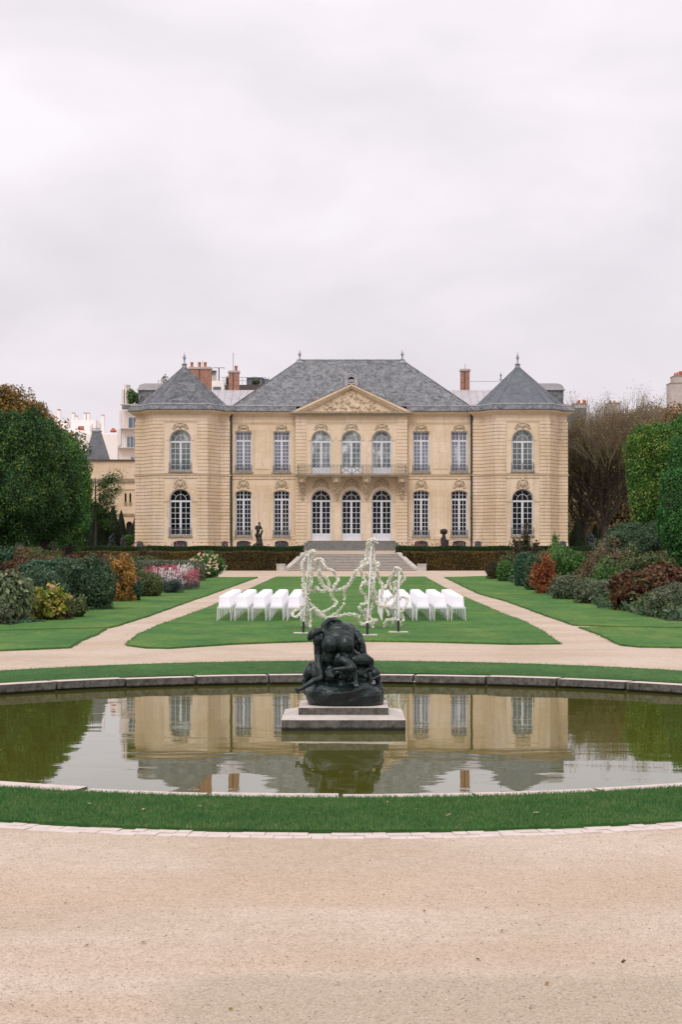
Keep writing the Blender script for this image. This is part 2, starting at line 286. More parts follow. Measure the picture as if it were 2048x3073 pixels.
# ---------------------------------------------------------------- mesh helpers
def finish(o, parent, label=None, cat=None, group=None, kind=None):
    COL.objects.link(o)
    if parent is not None: o.parent = parent
    if label: o['label'] = label
    if cat: o['category'] = cat
    if group: o['group'] = group
    if kind: o['kind'] = kind
    return o
def root_of(p):
    while p.parent is not None: p = p.parent
    return p
def thing(name, label, cat, loc=(0, 0, 0), group=None):
    o = bpy.data.objects.new(name, None); o.location = loc; o.empty_display_size = 0.2
    return finish(o, None, label, cat, group)
class MB:
    def __init__(s): s.v = []; s.f = []
    def add(s, vs, fs):
        n = len(s.v); s.v.extend(tuple(map(float, p)) for p in vs); s.f.extend(tuple(i + n for i in q) for q in fs); return s
    def box(s, x0, x1, y0, y1, z0, z1):
        return s.add([(x0, y0, z0), (x1, y0, z0), (x1, y1, z0), (x0, y1, z0), (x0, y0, z1), (x1, y0, z1), (x1, y1, z1), (x0, y1, z1)],
              [(0, 3, 2, 1), (4, 5, 6, 7), (0, 1, 5, 4), (1, 2, 6, 5), (2, 3, 7, 6), (3, 0, 4, 7)])
    def prism(s, poly, z0, z1, top=None):
        top = top or poly; n = len(poly)
        vs = [(p[0], p[1], z0) for p in poly] + [(p[0], p[1], z1) for p in top]
        fs = [tuple(range(n - 1, -1, -1)), tuple(range(n, 2 * n))] + [(i, (i + 1) % n, n + (i + 1) % n, n + i) for i in range(n)]
        return s.add(vs, fs)
    def plate(s, outer, holes, y0, y1, back=False):
        """outline in x,z (with holes), front face at y0, reveals back to y1"""
        loops = [outer] + list(holes); flat = [p for l in loops for p in l]
        tris = tessellate_polygon([[Vector((p[0], p[1], 0)) for p in l] for l in loops])
        n = len(flat)
        vs = [(p[0], y0, p[1]) for p in flat] + [(p[0], y1, p[1]) for p in flat]
        fs = []
        for t in tris:
            a, b, c = (flat[i] for i in t)
            ar = (b[0] - a[0]) * (c[1] - a[1]) - (c[0] - a[0]) * (b[1] - a[1])
            t = tuple(t) if ar > 0 else tuple(reversed(t))
            fs.append(t)
            if back: fs.append(tuple(i + n for i in reversed(t)))
        k = 0
        for l in loops:
            m = len(l)
            for i in range(m): fs.append((k + i, k + (i + 1) % m, n + k + (i + 1) % m, n + k + i))
            k += m
        return s.add(vs, fs)
    def tube(s, pts, r, seg=6, caps=True):
        pts = [Vector(p) for p in pts]; n = len(pts); rs = r if hasattr(r, '__len__') else [r] * n
        vs = []; up = Vector((0, 0, 1))
        for i, p in enumerate(pts):
            d = (pts[min(i + 1, n - 1)] - pts[max(i - 1, 0)])
            d = d.normalized() if d.length > 1e-9 else Vector((0, 0, 1))
            a = d.cross(up if abs(d.dot(up)) < 0.95 else Vector((0, 1, 0))).normalized(); b = d.cross(a)
            for k in range(seg):
                t = 2 * math.pi * k / seg; vs.append(p + (a * math.cos(t) + b * math.sin(t)) * rs[i])
        fs = [(i * seg + k, i * seg + (k + 1) % seg, (i + 1) * seg + (k + 1) % seg, (i + 1) * seg + k) for i in range(n - 1) for k in range(seg)]
        if caps: fs += [tuple(range(seg - 1, -1, -1)), tuple((n - 1) * seg + k for k in range(seg))]
        return s.add(vs, fs)
    def lathe(s, prof, c, seg=12):
        vs = []; n = len(prof)
        for r, z in prof:
            for k in range(seg):
                t = 2 * math.pi * k / seg; vs.append((c[0] + r * math.cos(t), c[1] + r * math.sin(t), c[2] + z))
        fs = [(i * seg + k, i * seg + (k + 1) % seg, (i + 1) * seg + (k + 1) % seg, (i + 1) * seg + k) for i in range(n - 1) for k in range(seg)]
        fs += [tuple(range(seg - 1, -1, -1)), tuple((n - 1) * seg + k for k in range(seg))]
        return s.add(vs, fs)
    def ell(s, c, r, rot=None, u=10, w=7):
        vs = []; c = Vector(c); rot = rot or Matrix.Identity(3)
        vs.append(c + rot @ Vector((0, 0, r[2])))
        for i in range(1, w):
            ph = math.pi * i / w
            for k in range(u):
                t = 2 * math.pi * k / u
                vs.append(c + rot @ Vector((r[0] * math.sin(ph) * math.cos(t), r[1] * math.sin(ph) * math.sin(t), r[2] * math.cos(ph))))
        vs.append(c - rot @ Vector((0, 0, r[2])))
        fs = [(0, 1 + k, 1 + (k + 1) % u) for k in range(u)]
        for i in range(w - 2):
            for k in range(u): fs.append((1 + i * u + k, 1 + (i + 1) * u + k, 1 + (i + 1) * u + (k + 1) % u, 1 + i * u + (k + 1) % u))
        l = 1 + (w - 1) * u
        fs += [(l, l - u + (k + 1) % u, l - u + k) for k in range(u)]
        return s.add(vs, fs)
    def limb(s, a, b, ra, rb):
        """closed tapered capsule"""
        a, b = Vector(a), Vector(b); d = b - a
        s.ell(a, (ra,) * 3, u=12, w=8); s.ell(b, (rb,) * 3, u=12, w=8)
        if d.length > 1e-6: s.tube([a, b], [ra, rb], 12)
        return s
    def sweep(s, prof, path, closed=False):
        """profile (out, z) carried along plan path with mitres; outward is to the right-hand side (towards -Y for a path running +X)"""
        n = len(path); m = len(prof); vs = []
        nr = []
        for i in range(n - 1):
            d = Vector(path[i + 1]) - Vector(path[i]); d.normalize(); nr.append(Vector((d.y, -d.x)))
        for i in range(n):
            a = nr[max(i - 1, 0)]; b = nr[min(i, n - 2)]
            mt = (a + b); mt.normalize(); k = 1 / max(0.35, mt.dot(a))
            for o_, z in prof: vs.append((path[i][0] + mt.x * o_ * k, path[i][1] + mt.y * o_ * k, z))
        fs = [(i * m + j, (i + 1) * m + j, (i + 1) * m + (j + 1) % m, i * m + (j + 1) % m) for i in range(n - 1) for j in range(m)]
        fs += [tuple(range(m)), tuple((n - 1) * m + j for j in range(m - 1, -1, -1))]
        return s.add(vs, fs)
    def build(s, name, mat, parent=None, loc=None, smooth=False, **k):
        if parent is not None: off = np.array(root_of(parent).location)
        else: off = np.array(loc if loc is not None else (0, 0, 0), float)
        me = bpy.data.meshes.new(name)
        me.from_pydata([tuple(np.array(p) - off) for p in s.v], [], s.f)
        me.materials.append(M[mat] if isinstance(mat, str) else mat)
        if smooth: me.polygons.foreach_set('use_smooth', [True] * len(me.polygons))
        me.update()
        bm = bmesh.new(); bm.from_mesh(me); bmesh.ops.recalc_face_normals(bm, faces=bm.faces); bm.to_mesh(me); bm.free()
        o = bpy.data.objects.new(name, me)
        if parent is None: o.location = tuple(off)
        return finish(o, parent, k.get('label'), k.get('cat'), k.get('group'), k.get('kind'))
def quads(name, V, mat, parent=None, loc=None, extra=None, smooth=False, inner=True, **k):
    """V (n,4,3) world corners -> one mesh, fast; extra = MB merged in"""
    off = np.array(root_of(parent).location) if parent is not None else np.array(loc if loc is not None else (0, 0, 0), float)
    n = len(V); co = (V.reshape(-1, 3) - off); lv = np.arange(4 * n); ls = np.arange(0, 4 * n, 4)
    if extra is not None and extra.v:
        ev = np.array(extra.v) - off; co = np.vstack([co, ev]); el = []; es = []; p = 4 * n
        for f in extra.f:
            es.append(p); el.extend(i + 4 * n for i in f); p += len(f)
        lv = np.concatenate([lv, el]); ls = np.concatenate([ls, es])
    me = bpy.data.meshes.new(name); me.vertices.add(len(co)); me.vertices.foreach_set('co', co.astype(np.float32).ravel())
    me.loops.add(len(lv)); me.loops.foreach_set('vertex_index', lv.astype(np.int32)); me.polygons.add(len(ls)); me.polygons.foreach_set('loop_start', ls.astype(np.int32))
    me.materials.append(M[mat]); me.update(calc_edges=True)
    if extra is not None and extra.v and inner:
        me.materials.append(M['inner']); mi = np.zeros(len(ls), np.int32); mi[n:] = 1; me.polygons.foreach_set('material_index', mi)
    me.validate()
    o = bpy.data.objects.new(name, me)
    if parent is None: o.location = tuple(off)
    return finish(o, parent, k.get('label'), k.get('cat'), k.get('group'), k.get('kind'))
def norm(a): return a / (np.linalg.norm(a, axis=1, keepdims=True) + 1e-9)
def leaf_quads(P, Nn, size, asp=0.55, bias=1.2, var=0.35, down=0.0):
    n = len(P); nn = norm(Nn * bias + rng.normal(size=(n, 3)))
    a = rng.normal(size=(n, 3)); a[:, 2] -= down * 1.5
    u = norm(a - nn * (a * nn).sum(1, keepdims=True)); v = np.cross(nn, u)
    s = (np.asarray(size) * (1 + var * rng.normal(size=n)).clip(0.4, 1.9))[:, None] * 0.5
    if down: P = P + u * s
    return np.stack([P + u * s, P + v * s * asp, P - u * s * 1.0, P - v * s * asp], 1)
def blob(c, r, n, lump=0.16, nl=60, thick=0.16, zmin=None, sharp=28, boxy=2.0):
    d = norm(rng.normal(size=(n, 3)))
    L = norm(rng.normal(size=(nl, 3))); w = rng.uniform(0.3, 1, nl)
    b = (np.exp(sharp * (d @ L.T - 1)) * w).sum(1); b = b / (b.mean() + 1e-6) - 1
    rad = 1 + lump * np.clip(b, -1, 1.6) - np.abs(rng.normal(size=n)) * thick
    if boxy != 2.0: rad = rad / ((np.abs(d) ** boxy).sum(1) ** (1 / boxy))
    P = np.array(c) + d * np.array(r) * rad[:, None]
    Nn = norm(d / np.array(r))
    if zmin is not None:
        k = P[:, 2] > zmin; P, Nn = P[k], Nn[k]
    return P, Nn
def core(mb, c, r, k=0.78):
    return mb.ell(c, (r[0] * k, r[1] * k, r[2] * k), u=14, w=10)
def foliage_(name, blobs, dens, size, mat, parent=None, loc=None, asp=0.55, bias=1.2, lump=0.16, thick=0.16, zmin=None, corek=0.78, down=0.0, sharp=28, boxy=2.0, **k):
    Q = []; mb = MB()
    for c, r in blobs:
        area = 4 * math.pi * ((r[0] * r[1]) ** 1.6 + (r[0] * r[2]) ** 1.6 + (r[1] * r[2]) ** 1.6) ** (1 / 1.6) / 3 ** (1 / 1.6)
        n = int(area * dens / (size * size * asp * 0.5))
        P, Nn = blob(c, r, n, lump, int(max(20, min(140, 18 * area ** 0.5))), thick, zmin, sharp, boxy)
        Q.append(leaf_quads(P, Nn, size, asp, bias, down=down))
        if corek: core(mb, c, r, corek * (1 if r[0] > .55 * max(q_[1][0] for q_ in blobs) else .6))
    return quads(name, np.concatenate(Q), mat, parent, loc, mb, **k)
def foliage(name, blobs, dens, size, mat, parent=None, loc=None, asp=0.55, bias=1.2, lump=0.16, thick=0.16, *a, **k):
    o = foliage_(name, blobs, dens, size, mat, parent, loc, asp, bias, lump, thick, *a, **k); return o
def trunk_mb(base, top, r0, limbs=5, spread=1.5, seed=1, lh=2.0):
    rr = random.Random(seed); mb = MB(); b = Vector(base); t = Vector(top)
    pts = [b + (t - b) * f + Vector((rr.uniform(-.05, .05), rr.uniform(-.05, .05), 0)) * f for f in (0, .1, .35, .7, 1)]
    mb.tube(pts, [r0 * 1.35, r0, r0 * .85, r0 * .7, r0 * .5], 10)
    for i in range(limbs):
        a = 6.283 * i / limbs + rr.uniform(-.4, .4); s = b + (t - b) * rr.uniform(.55, .95)
        e = s + Vector((math.cos(a) * spread, math.sin(a) * spread, lh * rr.uniform(.7, 1.1)))
        m_ = (s + e) / 2 + Vector((0, 0, -.15 * lh)); mb.tube([s, m_, e], [r0 * .42, r0 * .3, r0 * .12], 7)
    return mb
# ---------------------------------------------------------------- world, sun, camera
def world():
    w = bpy.data.worlds.new('World'); SC.world = w; w.use_nodes = True; nt = w.node_tree
    bg = nt.nodes['Background']; bg.inputs['Strength'].default_value = 1.0
    sky = N(nt, 'ShaderNodeTexSky', sky_type='NISHITA'); sky.sun_disc = False; sky.sun_elevation = R(48); sky.sun_rotation = R(200); sky.air_density = 1; sky.dust_density = 3
    tc = N(nt, 'ShaderNodeTexCoord')
    mp = N(nt, 'ShaderNodeMapping'); mp.inputs['Scale'].default_value = (4.2, 1.0, 8.5); mp.inputs['Location'].default_value = (1.7, 0.4, 2.35); mp.inputs['Rotation'].default_value = (0, R(8), 0); nt.links.new(tc.outputs['Generated'], mp.inputs[0])
    n1 = noise(nt, mp.outputs[0], 1.5, 5, 0.48, 0.2)
    r = ramp(nt, [(0.36, (0.825, 0.775, 0.825)), (0.48, (0.885, 0.83, 0.885)), (0.56, (0.935, 0.875, 0.93)), (0.66, (0.99, 0.94, 0.985))]); nt.links.new(n1, r.inputs[0])
    # overcast sky brightens towards the zenith
    sp = N(nt, 'ShaderNodeSeparateXYZ'); nt.links.new(tc.outputs['Generated'], sp.inputs[0])
    g1 = ramp(nt, [(0.0, (0.89, 0.885, 0.885)), (0.10, (0.97, 0.97, 0.97)), (0.26, (1.07, 1.07, 1.065)), (0.45, (1.25, 1.25, 1.25)), (1, (1.7, 1.7, 1.7))])
    nt.links.new(sp.outputs[2], g1.inputs[0])
    c = mix(nt, r.outputs[0], g1.outputs[0], 1, 'MULTIPLY')
    sc_ = mix(nt, sky.outputs[0], (0.08, 0.08, 0.08), 1.0, 'MULTIPLY')
    c = mix(nt, sc_, c, 0.94)
    nt.links.new(c, bg.inputs[0])
world()
sl = bpy.data.lights.new('sun', 'SUN'); sl.energy = 1.25; sl.angle = R(22); sl.color = (1.0, 0.95, 0.88)
so = bpy.data.objects.new('sun', sl); COL.objects.link(so)
az, el = R(200), R(48)   # sun to the south-south-west, behind the camera
so.rotation_euler = Vector((-math.sin(az) * math.cos(el), -math.cos(az) * math.cos(el), -math.sin(el))).to_track_quat('-Z', 'Y').to_euler()
cam = bpy.data.cameras.new('camera'); co_ = bpy.data.objects.new('camera', cam); COL.objects.link(co_); SC.camera = co_
co_.location = (0, 0, EYE); co_.rotation_euler = (R(90), 0, 0)
cam.sensor_fit = 'HORIZONTAL'; cam.sensor_width = 24; cam.lens = 24 * F / 2048
cam.shift_y = (HY - 1536.5) / 2048; cam.clip_end = 6000; cam.clip_start = 0.5
SC.view_settings.view_transform = 'Standard'; SC.view_settings.look = 'None'; SC.view_settings.exposure = 0.0; SC.view_settings.gamma = 1
SC.cycles.max_bounces = 5; SC.cycles.diffuse_bounces = 3; SC.cycles.glossy_bounces = 3; SC.cycles.transparent_max_bounces = 4
# ---------------------------------------------------------------- ground, pool, lawns
YC = 28.35
def sm(a, b, x):
    t = min(1, max(0, (x - a) / (b - a))); return t * t * (3 - 2 * t)
def ringpt(phi, an, af, bn, bf, off=0.0):
    """phi 0 = far (away from camera)"""
    c, s = math.cos(phi), math.sin(phi); t = sm(-0.85, 0.3, c)
    a = an + (af - an) * t + off; b = (bf if c > 0 else bn) + off
    return (a * s, YC + b * c)
def inner(phi, off=0.0): return ringpt(phi, 8.4, 8.95, 8.95, 8.95, off)
def outer(phi, off=0.0): return ringpt(phi, 9.6, 12.15, 11.47, 12.15, off)
def in_pool(x, y, off):
    phi = math.atan2(x / 8.9, (y - YC) / 8.95); px, py = inner(phi, off)
    return math.hypot(x, y - YC) < math.hypot(px, py - YC)
xs = [-900, -300, -120, -60, -30, -20] + list(np.arange(-14, 14.01, 0.25)) + [20, 30, 60, 120, 300, 900]
ys = [-60, -20, 0, 6, 10, 14, 17] + list(np.arange(17.5, 41.01, 0.25)) + [60, 90, 131, 134, 160, 400, 1000, 3000]
vid = {}; V_ = []; F_ = []
for j, y in enumerate(ys):
    for i, x in enumerate(xs): vid[i, j] = len(V_); V_.append((x, y, g(y) if y < 400 else g(y) - 0.2))
for j in range(len(ys) - 1):
    for i in range(len(xs) - 1):
        if in_pool((xs[i] + xs[i + 1]) / 2, (ys[j] + ys[j + 1]) / 2, 0.25) and abs(xs[i]) < 14: continue
        F_.append((vid[i, j], vid[i + 1, j], vid[i + 1, j + 1], vid[i, j + 1]))
mb = MB(); mb.v = V_; mb.f = F_; mb.build('ground', 'gravel', kind='structure')
mb = MB(); n = 128; mb.add([(*inner(2 * math.pi * k / n, 0.2), -0.16) for k in range(n)], [tuple(range(n))]); w_ = mb.build('water', 'water', kind='structure')
mb = MB(); pts = [inner(2 * math.pi * k / n, 0.22) for k in range(n)]
mb.prism(pts, -1.0, -0.95); mb.build('pool_floor', 'soil', kind='structure')
rim = thing('pool_rim', 'low grey stone kerb curving round the reflecting pool', 'pool rim', (0, YC, 0))
NS = 38
for k in range(NS):
    a0 = 2 * math.pi * (k + 0.02) / NS; a1 = 2 * math.pi * (k + 0.985) / NS
    dz = random.uniform(-0.012, 0.012); mb = MB(); m_ = 5
    po = [inner(a0 + (a1 - a0) * t / m_, 0.40) for t in range(m_ + 1)]; pi_ = [inner(a0 + (a1 - a0) * t / m_, random.uniform(-.008, .008)) for t in range(m_ + 1)]
    mb.prism(po + pi_[::-1], -0.13 + random.choice([0, 0, 0.02]), 0.03 + dz)
    mb.build('coping_stone', 'rim', rim)
mb = MB(); po = [inner(2 * math.pi * t / 96, 0.42) for t in range(97)]; pi_ = [inner(2 * math.pi * t / 96, 0.05) for t in range(97)]
for i in range(96): mb.prism([po[i], po[i + 1], pi_[i + 1], pi_[i]], -0.6, -0.135)
mb.build('basin_wall', 'soil', rim)
# grass ring
mb = MB(); n = 160; rows = 8
for k in range(n + 1):
    ph = 2 * math.pi * k / n; a = inner(ph, 0.38); b = outer(ph)
    for j in range(rows + 1):
        t = j / rows; x = a[0] + (b[0] - a[0]) * t; y = a[1] + (b[1] - a[1]) * t
        z = g(y) + 0.035 + 0.02 * math.sin(math.pi * t); mb.v.append((x, y, z))
    mb.v.append((b[0], b[1], g(b[1]) - 0.05))
for k in range(n):
    for j in range(rows + 1):
        q = k * (rows + 2) + j; mb.f.append((q, q + 1, q + rows + 3, q + rows + 2))
mb.build('grass_ring', 'lawnnear', kind='structure')
def blades(name, pts, hgt, wid, mat, kind='stuff', n_=None, **k):
    P = np.array(pts); n = len(P); a = rng.uniform(0, 6.283, n); h = hgt * rng.uniform(0.5, 1.35, n); w = wid * rng.uniform(.6, 1.3, n)
    lean = rng.normal(size=(n, 2)) * 0.35 * h[:, None]
    dx = np.stack([np.cos(a) * w / 2, np.sin(a) * w / 2, np.zeros(n)], 1)
    top = P + np.stack([lean[:, 0], lean[:, 1], h], 1)
    Q = np.stack([P - dx, P + dx, top + dx * 0.35, top - dx * 0.35], 1)
    return quads(name, Q, mat, None, None, kind=kind, **k)
pts = []
for _ in range(170000):
    ph = math.pi + random.uniform(-1.05, 1.05); t = random.random(); a = inner(ph, 0.38); b = outer(ph, 0.02)
    x = a[0] + (b[0] - a[0]) * t; y = a[1] + (b[1] - a[1]) * t; pts.append((x, y, g(y) + 0.03 + 0.02 * math.sin(math.pi * t)))
for _ in range(42000):
    ph = random.uniform(-0.9, 0.9); t = random.random() ** 1.2; a = inner(ph, 0.42); b = outer(ph, 0.02)
    x = a[0] + (b[0] - a[0]) * t; y = a[1] + (b[1] - a[1]) * t; pts.append((x, y, g(y) + 0.03))
blades('grass', pts, 0.034, 0.007, 'blade')
# setts edging the grass ring
mb = MB(); rr = random.Random(3)
for row, (o0, o1) in enumerate(((0.02, 0.17), (0.185, 0.34))):
    ph = rr.uniform(0, 0.02)
    while ph < 2 * math.pi:
        dp = rr.uniform(0.13, 0.27) / 11.5
        j = rr.uniform(-.022, .022)
        q = [outer(ph, o0 + j), outer(ph + dp - 0.0007, o0 + j + rr.uniform(-.012, .012)), outer(ph + dp - 0.0007, o1 + j + rr.uniform(-.015, .015)), outer(ph, o1 + j)]
        z = g(q[0][1]); mb.prism(q, z - 0.05, z + 0.008 + rr.uniform(-.006, .006)); ph += dp
mb.build('kerb', 'sett', kind='structure')
# lawns
def smoothpoly(P, it=1):
    for _ in range(it):
        Q = []
        for i in range(len(P)):
            a, b = P[i], P[(i + 1) % len(P)]
            Q += [(a[0] * .75 + b[0] * .25, a[1] * .75 + b[1] * .25), (a[0] * .25 + b[0] * .75, a[1] * .25 + b[1] * .75)]
        P = Q
    return P
LAWNS = {}
def lawn(key, px):
    W = [GP(*p) for p in px]; P = []
    for i in range(len(W)):
        a, b = W[i], W[(i + 1) % len(W)]; L = math.dist(a, b); m_ = max(1, int(L / 0.7))
        for t in range(m_):
            f = t / m_; P.append((a[0] + (b[0] - a[0]) * f + random.uniform(-.025, .025), a[1] + (b[1] - a[1]) * f + random.uniform(-.05, .05)))
    mb = MB(); tris = tessellate_polygon([[Vector((x, y, 0)) for x, y in P]])
    n = len(P); mb.v = [(x, y, g(y) + 0.045) for x, y in P] + [(x, y, g(y) - 0.1) for x, y in P]
    mb.f = [tuple(t) for t in tris] + [(i, (i + 1) % n, n + (i + 1) % n, n + i) for i in range(n)]
    mb.build('lawn', 'lawn', kind='structure'); LAWNS[key] = P
central = [(378, 1938), (415, 1906), (482, 1877), (625, 1825.5), (832, 1732), (1274, 1732), (1343, 1771), (1402, 1797), (1500, 1840), (1577, 1868.6), (1629, 1897), (1681, 1934), (1538, 1935), (1300, 1929), (1024, 1925), (850, 1929), (700, 1935), (509, 1948), (440, 1946)]
lawn('c', central)
lawn('l1', [(774, 1733), (620, 1789), (589, 1798.7), (446, 1850), (352, 1880), (326, 1886.5), (180, 1889), (36, 1894), (-200, 1900), (-200, 1870), (36, 1880), (112, 1860), (223, 1833), (277, 1818), (348, 1803), (446, 1782), (549, 1752), (598, 1742), (649, 1734)])
lawn('l2', [(322, 1888.5), (285.7, 1908), (241, 1926), (210, 1946), (0, 1955), (-250, 1960), (-250, 1903), (0, 1897.5), (180, 1892)])
lawn('r1', [(1336, 1733.6), (1438, 1783), (1524, 1806.6), (1634, 1847), (1724.5, 1878), (1860, 1883), (2006, 1885), (2250, 1890), (2250, 1873), (2006, 1868), (1934, 1851), (1863, 1828), (1796, 1812), (1705, 1795), (1605, 1768), (1548, 1750), (1462, 1730)])
lawn('r2', [(1741, 1885), (1805.6, 1909), (1863, 1938), (1920, 1943.5), (2048, 1946), (2300, 1950), (2300, 1893), (2006, 1888.5), (1860, 1886)])
# ragged grass along the lawn edges
pts = []
for P in LAWNS.values():
    for i in range(len(P)):
        a, b = P[i], P[(i + 1) % len(P)]
        for _ in range(int(math.dist(a, b) * 40)):
            t = random.random(); x = a[0] + (b[0] - a[0]) * t + random.gauss(0, .03); y = a[1] + (b[1] - a[1]) * t + random.gauss(0, .03); pts.append((x, y, g(y) + 0.0))
blades('lawn_edge_grass', pts, 0.055, 0.02, 'blade')
# fallen leaves
lv = []
for px, py in ((975, 2437), (1164, 2428), (1346, 2467), (600, 2440), (268, 2432), (1610, 2460), (1905, 1925), (1520, 1990), (1490, 1766), (430, 2450), (1250, 2450)):
    d = EYE * F / (py - HY) if py > 1990 else DY(py); lv.append((WX(px, d), d, g(d) + 0.075))
P = np.array(lv); quads('fallen_leaves', leaf_quads(P, np.tile([0, 0, 1.0], (len(P), 1)), 0.07, 0.7, 3.0), 'petal_c', kind='stuff')
def pebbles(name, n, y0, y1, s0, s1, mat):
    Y = 1 / rng.uniform(1 / y1, 1 / y0, n); X = rng.uniform(-.21, .21, n) * Y; ok = np.ones(n, bool)
    for i in range(n):
        ph = math.atan2(X[i] / 9.6, (Y[i] - YC) / 11.5); q = outer(ph, .36); ok[i] = math.hypot(X[i], Y[i] - YC) > math.hypot(q[0], q[1] - YC)
    C = np.stack([X[ok], Y[ok], np.zeros(ok.sum())], 1); n = len(C); bm = bmesh.new(); bmesh.ops.create_icosphere(bm, subdivisions=1, radius=1); IV_ = np.array([v.co[:] for v in bm.verts]); IF_ = np.array([[v.index for v in f.verts] for f in bm.faces]); bm.free()
    sc = rng.uniform(s0, s1, (n, 1, 1)) * rng.uniform(.6, 1.3, (n, 1, 3)) * np.array([1, 1, .6]); V = (C[:, None, :] + IV_[None] * sc * (1 + .12 * rng.normal(size=(n, len(IV_), 1)))).reshape(-1, 3); Fc = (IF_[None] + (np.arange(n) * len(IV_))[:, None, None]).reshape(-1, 3)
    me = bpy.data.meshes.new(name); me.from_pydata(V.tolist(), [], Fc.tolist()); me.materials.append(M[mat]); me.update(); finish(bpy.data.objects.new(name, me), None, kind='stuff')
M['pebble'] = leafmat('gravel stones', [(0, (0.16, 0.13, 0.10)), (0.12, (0.30, 0.24, 0.19)), (0.4, (0.46, 0.37, 0.29)), (0.8, (0.54, 0.46, 0.39)), (1, (0.58, 0.52, 0.46))], 0, 1, 0.9, 0)
pebbles('pebbles', 15000, 9.4, 17.2, .003, .0085, 'pebble')
# leaf litter blown over the walk and lawns
lt = []
for _ in range(34):
    Y = 1 / random.uniform(1 / 46, 1 / 9.6); X = random.uniform(-.2, .2) * Y
    if in_pool(X, Y, .5): continue
    lt.append((X, Y, g(Y) + (.07 if math.hypot(X, Y - YC) < 11.6 else .012)))
for _ in range(120):
    Y = random.uniform(48, 120); lt.append((random.choice([-1, 1]) * random.uniform(.3, .17 * Y), Y, g(Y) + .075))
P = np.array(lt); quads('leaf_litter', leaf_quads(P, np.tile([0, 0, 1.0], (len(P), 1)), .032, .65, 2.0), 'autumn', kind='stuff')
# planting-bed soil
mb = MB()
for px in ([(-260, 1905), (-200, 1885), (36, 1895), (112, 1872), (223, 1845), (277, 1829), (348, 1813), (446, 1791), (549, 1759), (598, 1748), (649, 1735), (640, 1716), (-600, 1716), (-900, 1800)],
           [(1462, 1731), (1548, 1757.5), (1605, 1776.6), (1705, 1805), (1796, 1822), (1863, 1838.6), (1934, 1862), (2006, 1880), (2300, 1890), (2900, 1800), (2600, 1716), (1470, 1716)]):
    W = [GP(*p) for p in px]; t = tessellate_polygon([[Vector((x, y, 0)) for x, y in W]]); mb.add([(x, y, g(y) + 0.012) for x, y in W], [tuple(q) for q in t])
mb.build('bed_soil', 'soil', kind='structure')
# terrace (the ground steps up behind the hedges; it drops a little either side of the mansion)
def tz(x, y):
    base = 2.10 + 0.23 * sm(135.6, 139.2, y); return base - 0.5 * sm(17.0, 17.6, abs(x - AX)) if y > 138.6 else base
mb = MB(); xs2 = [-300, -60, -17.0, -16.6, -12, -6, 0, 6, 12, 17.6, 18.6, 60, 300]; ys2 = [135.55, 136.4, 137.4, 138.5, 138.7, 139.2, 141, 165, 400]
for y in ys2:
    for x in xs2: mb.v.append((x, y, tz(x, y)))
W_ = len(xs2)
for j in range(len(ys2) - 1):
    for i in range(W_ - 1): mb.f.append((j * W_ + i, j * W_ + i + 1, (j + 1) * W_ + i + 1, (j + 1) * W_ + i))
o_ = len(mb.v)
for x in xs2: mb.v.append((x, 135.55, 0.2))
for i in range(W_ - 1): mb.f.append((i, o_ + i, o_ + i + 1, i + 1))
mb.build('terrace', 'gravel', kind='structure')
# garden stair
st = thing('garden_staircase', 'wide flared flight of pale stone steps leading up to the terrace', 'staircase', (0.75, 133.5, 0.9))
nst = 11; z0, z1 = 0.9, 2.10
for k in range(nst):
    t = k / (nst - 1); y = 131.5 + 0.37 * k; za = z0 + (z1 - z0) * k / nst; zb = z0 + (z1 - z0) * (k + 1) / nst
    half = 4.70 - 1.25 * t ** 0.8 + 0.02
    MB().box(0.75 - half, 0.75 + half, y, y + 0.41, za - 0.05, zb - 0.004).build('step', 'steps', st)  # riser shade put into darker stone, lit tread edge into the paler nosing
    MB().box(0.75 - half, 0.75 + half, y - 0.03, y + 0.41, zb - 0.045, zb).build('step_nosing', 'flank', st)
for s in (-1, 1):
    mb = MB(); path = []
    for k in range(13):
        t = k / 12; x = 0.75 + s * (4.80 - 1.28 * t ** 0.75); y = 131.45 + 4.2 * t; path.append((x, y, 0.98 + 1.17 * t ** 0.85))
    for i in range(12):
        a, b = path[i], path[i + 1]; w = 0.17
        mb.add([(a[0] - w, a[1], 0.7), (a[0] + w, a[1], 0.7), (b[0] + w, b[1], 0.7), (b[0] - w, b[1], 0.7), (a[0] - w, a[1], a[2] + .06), (a[0] + w, a[1], a[2] + .06), (b[0] + w, b[1], b[2] + .06), (b[0] - w, b[1], b[2] + .06)],
               [(0, 1, 5, 4), (1, 2, 6, 5), (2, 3, 7, 6), (3, 0, 4, 7), (4, 5, 6, 7)])
    mb.build('side_coping', 'flank', st)
    x = 0.75 + s * 5.06
    MB().box(x - 0.31, x + 0.31, 131.3, 131.75, 0.7, 1.33).box(x - 0.34, x + 0.34, 131.26, 131.79, 1.33, 1.4).build('end_block', 'flank', st)
# upper perron
pr = thing('door_steps', 'dark grey weathered steps rising to the three tall doors', 'steps', (AX, 140.2, 2.33))
for k in range(5):
    hw = 4.25 - 0.22 * k; yf = 139.2 + 0.34 * k; za = 2.33 + 0.15 * k
    MB().prism([(AX - hw, 141.0), (AX - hw, yf + 0.5), (AX - hw + 0.4, yf), (AX + hw - 0.4, yf), (AX + hw, yf + 0.5), (AX + hw, 141.0)][::1], za - 0.12, za + 0.15 - 0.003 * (4 - k)).build('step', 'steps2', pr)
    MB().box(AX - hw + .42, AX + hw - .42, yf - .015, yf + .1, za + .105, za + .152).build('step_nosing', 'steps', pr)
